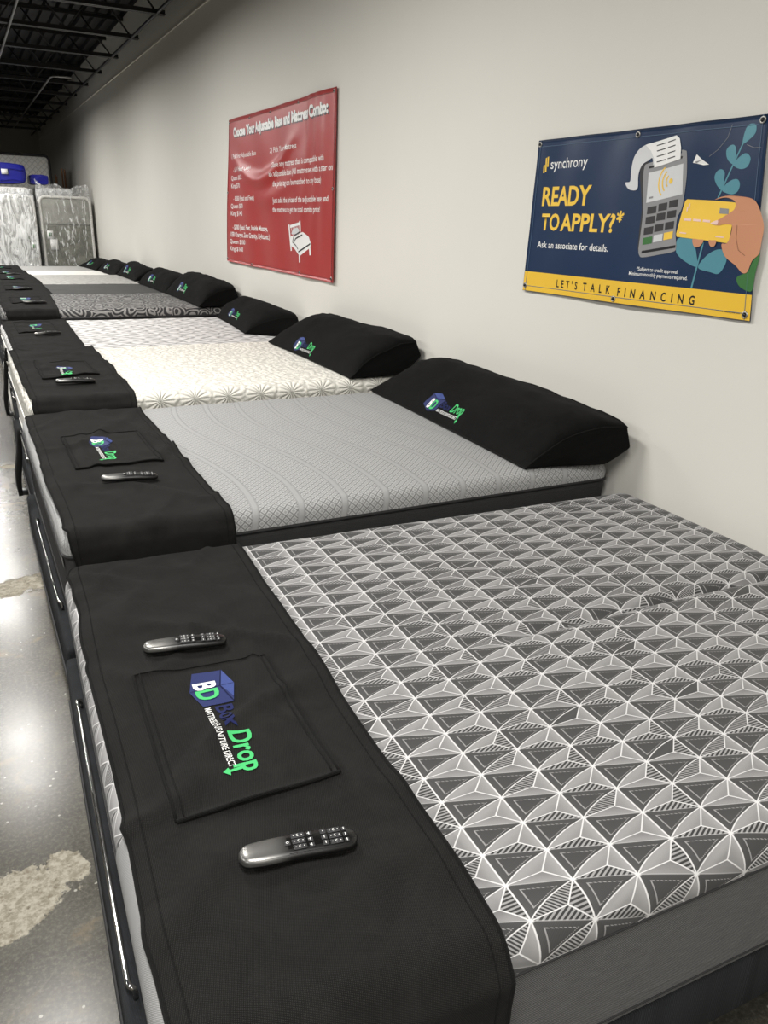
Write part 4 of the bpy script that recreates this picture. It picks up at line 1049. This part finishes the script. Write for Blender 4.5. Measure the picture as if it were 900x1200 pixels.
def wv_red(u, z):
    t = z/1.16
    r = 0.008+0.007*sin(u*3.0+1)+0.004*sin(u*11+z*3)
    # swag hanging from the top corners
    c = 0.93-0.26*sin(pi*min(1, max(0, (u-0.15)/1.55))); r += 0.028*math.exp(-((z-c)/0.045)**2)*sin(pi*min(1, max(0, (u-0.12)/1.7)))
    c2 = 0.83-0.30*sin(pi*min(1, max(0, (u-0.10)/1.9))); r += 0.012*math.exp(-((z-c2)/0.07)**2)*sin(pi*min(1, max(0, (u-0.12)/1.9)))
    for k, (x0, sl) in enumerate(((1.85, 0.55), (2.05, 0.35), (2.22, 0.18))):
        d = u-(x0+sl*(z-0.5)*0.5); r += 0.010*math.exp(-(d/0.05)**2)*t
    r += 0.010*(1-t)*max(0.0, sin(pi*u/2.4))
    return r
rd = Banner('price_banner', 7.40, 1.19, [(0.158, 1.167), (2.417, 1.157), (2.395, -0.009), (-0.053, 0.012)], 2.36, 1.16, wv_red, MREDV, MREDD, 'red banner with white price lettering and a drawn bed, on the wall')
rd.pr('title', [put_text('Choose Your Adjustable Base and Mattress Combo:', 0.290, 1.026, 2.02, 0.070, 0.05)], MINKW, 2, 0.04)
rd.pr('title_shadow', [put_text('Choose Your Adjustable Base and Mattress Combo:', 0.304, 1.016, 2.02, 0.070, 0.05)], MINKK, 1, 0.04)
def rt(s, x, z, w, cap, b=0.012): return put_text(s, x, z, w, cap, b)
rd.pr('base_prices', [rt('1) Pick Your Adjustable Base', 0.211, 0.860, 0.62, 0.036), rt('- $100 (Head Only)', 0.249, 0.756, 0.46, 0.036), rt('Queen $50', 0.178, 0.691, 0.335, 0.038), rt('King $70', 0.171, 0.629, 0.265, 0.038),
    rt('- $200 (Head and Feet)', 0.220, 0.527, 0.573, 0.038), rt('Queen $80', 0.150, 0.466, 0.341, 0.038), rt('King $140', 0.142, 0.406, 0.328, 0.038),
    rt('- $300 (Head, Feet, Inside Massage,', 0.181, 0.292, 0.908, 0.040, 0.02), rt('USB Chargers, Zero Gravity, Lights, etc.)', 0.120, 0.231, 1.015, 0.040, 0.02), rt('Queen $100', 0.096, 0.172, 0.428, 0.038), rt('King $160', 0.088, 0.111, 0.365, 0.038)], MINKW, 1, 0.08)
rd.pr('mattress_text', [rt('2) Pick Your Mattress', 1.160, 0.855, 0.572, 0.038), rt('Choose any mattress that is compatible with', 1.201, 0.750, 1.053, 0.040), rt('an adjustable base (All mattresses with a star on', 1.197, 0.688, 1.178, 0.040), rt('the price tag can be matched to any base)', 1.225, 0.618, 0.977, 0.040),
    rt('Just add the prices of the adjustable base and', 1.238, 0.501, 1.077, 0.040), rt('the mattress to get the total combo price!', 1.222, 0.434, 0.950, 0.040)], MINKW, 1, 0.08)
# the drawn bed
px = lambda X, Y: (1.60+(X-130)*0.00112, 0.340-(Y-215)*0.00052-(X-130)*0.0000)
def bp(X, Y):
    # drawing traced in its own plane: head posts at the left, foot at the lower right
    u = 1.566+(X-125)/(435-125)*0.425; v = 0.352-(Y-190)/(785-190)*0.285+(X-125)/310*0.045
    return (u, v)
dr = [stroke2d([bp(120, 195), bp(155, 590)], 0.028), stroke2d([bp(303, 195), bp(306, 350)], 0.026), stroke2d([bp(140, 232), bp(300, 232)], 0.020),
      poly2d([bp(150, 375), bp(190, 370), bp(340, 360), bp(420, 450), bp(450, 560), bp(440, 600), bp(300, 690), bp(275, 660), bp(220, 580), bp(150, 510)]), stroke2d([bp(292, 660), bp(294, 785)], 0.026), stroke2d([bp(430, 580), bp(438, 705)], 0.026)]
for k in range(5): dr.append(stroke2d([bp(160+28*k, 240), bp(165+27*k, 300)], 0.008))
rd.pr('drawn_bed', dr, MINKW, 1, 0.06); rd.pr('drawn_pillow', [SP(bp(165, 345), bp(195, 285), bp(270, 283), bp(290, 345), bp(230, 362))], MINKL, 2)
rd.pr('drawn_outline', [stroke2d([bp(185, 455), bp(205, 385), bp(310, 352)], 0.010), stroke2d([bp(210, 470), bp(235, 430), bp(335, 400)], 0.010), stroke2d([bp(280, 630), bp(370, 585), bp(440, 548)], 0.010), stroke2d([bp(180, 465), bp(240, 530), bp(275, 590)], 0.008)], MINKK, 3)
for x, z in ((0.185, 1.140), (0.700, 1.136), (1.177, 1.134), (1.765, 1.138), (2.385, 1.138), (0.075, 0.594), (2.383, 0.575), (-0.020, 0.035), (0.7, 0.02), (1.79, 0.022), (2.371, 0.018)): rd.grommet(x, z)

# ================================================================== wrapped goods beyond the last bed
def wrapped(name, label, x0, x1, y0, y1, z1, tilt, mface, mband, tape, sd, ears=0.1, stickers=(), plastic=True, z0=0.0, rz=0.0, group=None, bandz=None):
    e = empty(name, (x0, y0, z0), rz); e.rotation_euler = (tilt, 0, rz); tag(e, label, 'mattress', group)
    w, d, h = x1-x0, y1-y0, z1-z0
    if bandz:
        m = MB(); m.box(0.01, w-0.01, 0, d, 0.01, bandz, 0.02, 2); auto_flat(m.build('lower_panel', mface, e), 60)
        m = MB(); m.box(0.01, w-0.01, 0.002, d-0.002, bandz, h-0.02, 0.03, 3); auto_flat(m.build('upper_panel', mband, e), 60)
    else:
        m = MB(); m.box(0.01, w-0.01, 0, d, 0.01, h-0.01, 0.05, 4); auto_flat(m.build('body', mface, e), 60)
    for yy in (0.004, d-0.004):
        r = 0.09; pts = []
        for cx, cz, a0 in ((w-r, r, -pi/2), (w-r, h-r, 0), (r, h-r, pi/2), (r, r, pi)):
            for k in range(7): a = a0+pi/2*k/6; pts.append((cx+r*cos(a), yy, cz+r*sin(a)))
        m = MB(); m.tube(pts, 0.022, 8, closed=True); m.build('tape_edge', tape, e)
    for (sx, sz, sw, sh) in stickers:
        m = MB(); m.box(sx, sx+sw, -0.036, -0.033, sz, sz+sh); st = m.build('tag', MICON, e)
        if sh < 0.14:
            m = MB(); m.box(sx+sw*0.25, sx+sw*0.75, -0.0375, -0.0362, sz+sh*0.25, sz+sh*0.75); m.build('tag_print', MINKGR, st)
    if plastic:
        n = 22; v = []; f = []; P = []
        k = 12
        def sk(px, py, pz):
            q = 0.022*fbm(px*6+sd, pz*3+py*5, sd, 4); q += 0.03*max(0, 1-abs(noise.noise(Vector((px*5+sd, pz*1.3, py*4))))*7)
            return q
        base = []
        a0, a1, b0, b1 = -0.025, w+0.012, -0.030, d+0.02
        per = [(a0+(a1-a0)*i/n, b0) for i in range(n)]+[(a1, b0+(b1-b0)*i/6) for i in range(6)]+[(a1-(a1-a0)*i/n, b1) for i in range(n)]+[(a0, b1-(b1-b0)*i/6) for i in range(6)]
        m_ = len(per); H = [h*q/26 for q in range(27)]
        for zi, z in enumerate(H):
            for x, y in per:
                q = sk(x, y, z); nx = -1 if x <= a0 else (0.0 if x >= a1 else 0); ny = -1 if y <= b0 else (1 if y >= b1 else 0); v.append((x+nx*abs(q), y+ny*abs(q), z+0.004))
        for zi in range(26):
            for i in range(m_): f.append((zi*m_+i, zi*m_+(i+1) % m_, (zi+1)*m_+(i+1) % m_, (zi+1)*m_+i))
        # gathered, crumpled top of the bag
        for L in range(1, 5):
            for i, (x, y) in enumerate(per):
                q = L/4; yy = y+((d/2)-y)*q*0.92; zz = h+ears*q*(0.55+0.9*abs(noise.noise(Vector((x*4+sd, 0.3, sd)))))+0.02*noise.noise(Vector((x*14, y*9, L+sd))); v.append((x+0.02*noise.noise(Vector((x*9, L*2.1, sd))), yy, zz))
        for zi in range(26, 30):
            for i in range(m_): f.append((zi*m_+i, zi*m_+(i+1) % m_, (zi+1)*m_+(i+1) % m_, (zi+1)*m_+i))
        obj('plastic_bag', v, f, MPLAST if bandz else MPLAST2, e)
    return e

wrapped('wrapped_mattress', 'taupe mattress in clear plastic standing on edge against the right wall', 1.175, 1.985, 15.36, 15.60, 1.845, -0.02, MOLIVE, MOLIVE_L, MPIPE_W, 2.2, 0.26, ((0.06, 1.17, 0.10, 0.13), (0.10, 0.99, 0.12, 0.17)), bandz=1.40)
wrapped('wrapped_mattress', 'silver mattress in crumpled clear plastic, left of the taupe one', 0.42, 1.070, 15.30, 15.50, 1.84, -0.02, MSILV, MSILV, MPIPE_W, 5.1, 0.06, ((0.46, 1.13, 0.09, 0.13), (0.54, 0.98, 0.09, 0.13)))
wrapped('wrapped_mattress', 'pale wrapped mattress at the left edge, half hidden behind the runners', -0.35, 0.33, 15.32, 15.50, 1.84, -0.02, MSILV, MSILV, MPIPE_W, 8.3, 0.06)
wrapped('wrapped_mattress', 'white wrapped mattress under the royal blue bag', -0.35, 1.08, 15.74, 16.30, 1.96, 0.0, MWHITE, MWHITE, MPIPE_W, 3.3, 0.02)
def bag(name, label, x0, x1, y0, y1, z0, z1, sd):
    bm = bmesh.new(); bmesh.ops.create_cube(bm, size=1); bmesh.ops.subdivide_edges(bm, edges=list(bm.edges), cuts=14, use_grid_fill=True)
    for v in bm.verts:
        c = v.co*2; p = Vector((abs(c.x)**1.0*math.copysign(1, c.x), c.y, c.z)); k = 1-0.16*(abs(c.x)**6+abs(c.z)**6)*0.5
        p.x *= 1-0.05*abs(c.z)**4; p.z *= 1-0.16*abs(c.x)**5; w = 0.07*fbm(c.x*2+sd, c.y*2+c.z*2, sd, 3)
        v.co = Vector(((x0+x1)/2+p.x*(x1-x0)/2, (y0+y1)/2+p.y*(y1-y0)/2*(1+w*0.5), max(z0, (z0+z1)/2+p.z*(z1-z0)/2*(1+w))))
    bm.verts.index_update(); o = obj(name, [v.co[:] for v in bm.verts], [tuple(v.index for v in f.verts) for f in bm.faces], MBLUE); bm.free(); tag(o, label, 'bag'); return o
b1 = bag('mattress_bag', 'royal blue vinyl mattress bag lying on top of the wrapped mattresses', -0.30, 1.04, 15.74, 16.28, 2.035, 2.36, 1.0)
m = MB(); m.box(0.66, 0.76, 15.712, 15.727, 2.18, 2.26); m.build('tag', MICON, b1)
for k in range(2):
    m = MB(); m.tube([(-0.28+1.28*i/24, 15.732-0.012, 2.09+0.17*k+0.01*sin(i)) for i in range(25)], 0.006, 5); m.build('seam', MBLUE, b1)
wrapped('box_spring', 'plastic wrapped box spring standing just behind the taupe mattress', 1.20, 1.75, 15.86, 16.40, 1.97, 0.0, MSILV, MSILV, MPIPE_W, 6.0, 0.02)
b2 = bag('mattress_bag', 'small dark blue bag end tucked behind the taupe mattress', 1.10, 1.40, 15.86, 16.36, 2.045, 2.20, 4.0)
wrapped('quilted_mattress', 'tall white quilted mattress with black edges leaning at the back', -0.55, 1.60, 17.30, 17.62, 2.60, -0.03, MQUILT, MQUILT, MPIPE, 9.1, 0.0, plastic=False)
for k, (x, y, h, lb_) in enumerate(((1.97, 18.95, 2.46, 'tallest thin wooden rail standing by the right wall beyond the taupe mattress'), (2.02, 18.95, 2.44, 'thin wooden rail closest to the right wall, beside the tallest rail'), (1.83, 18.9, 2.33, 'short thin wooden rail nearest the quilted mattress, left of the taller pair'), (1.86, 19.0, 2.30, 'shortest thin wooden rail, between the quilted mattress and the taller pair'))):
    m = MB(); m.box(-0.014, 0.014, -0.02, 0.02, 0, h, 0.004); m.box(-0.016, 0.016, -0.022, 0.022, h, h+0.012, 0.003)
    o = m.build('wooden_rail', MWOOD, None, False); o.location = (x, y, 0); o.rotation_euler = (0, 0.006, 0)
    tag(o, lb_, 'rail', 'wooden rails by the wall')
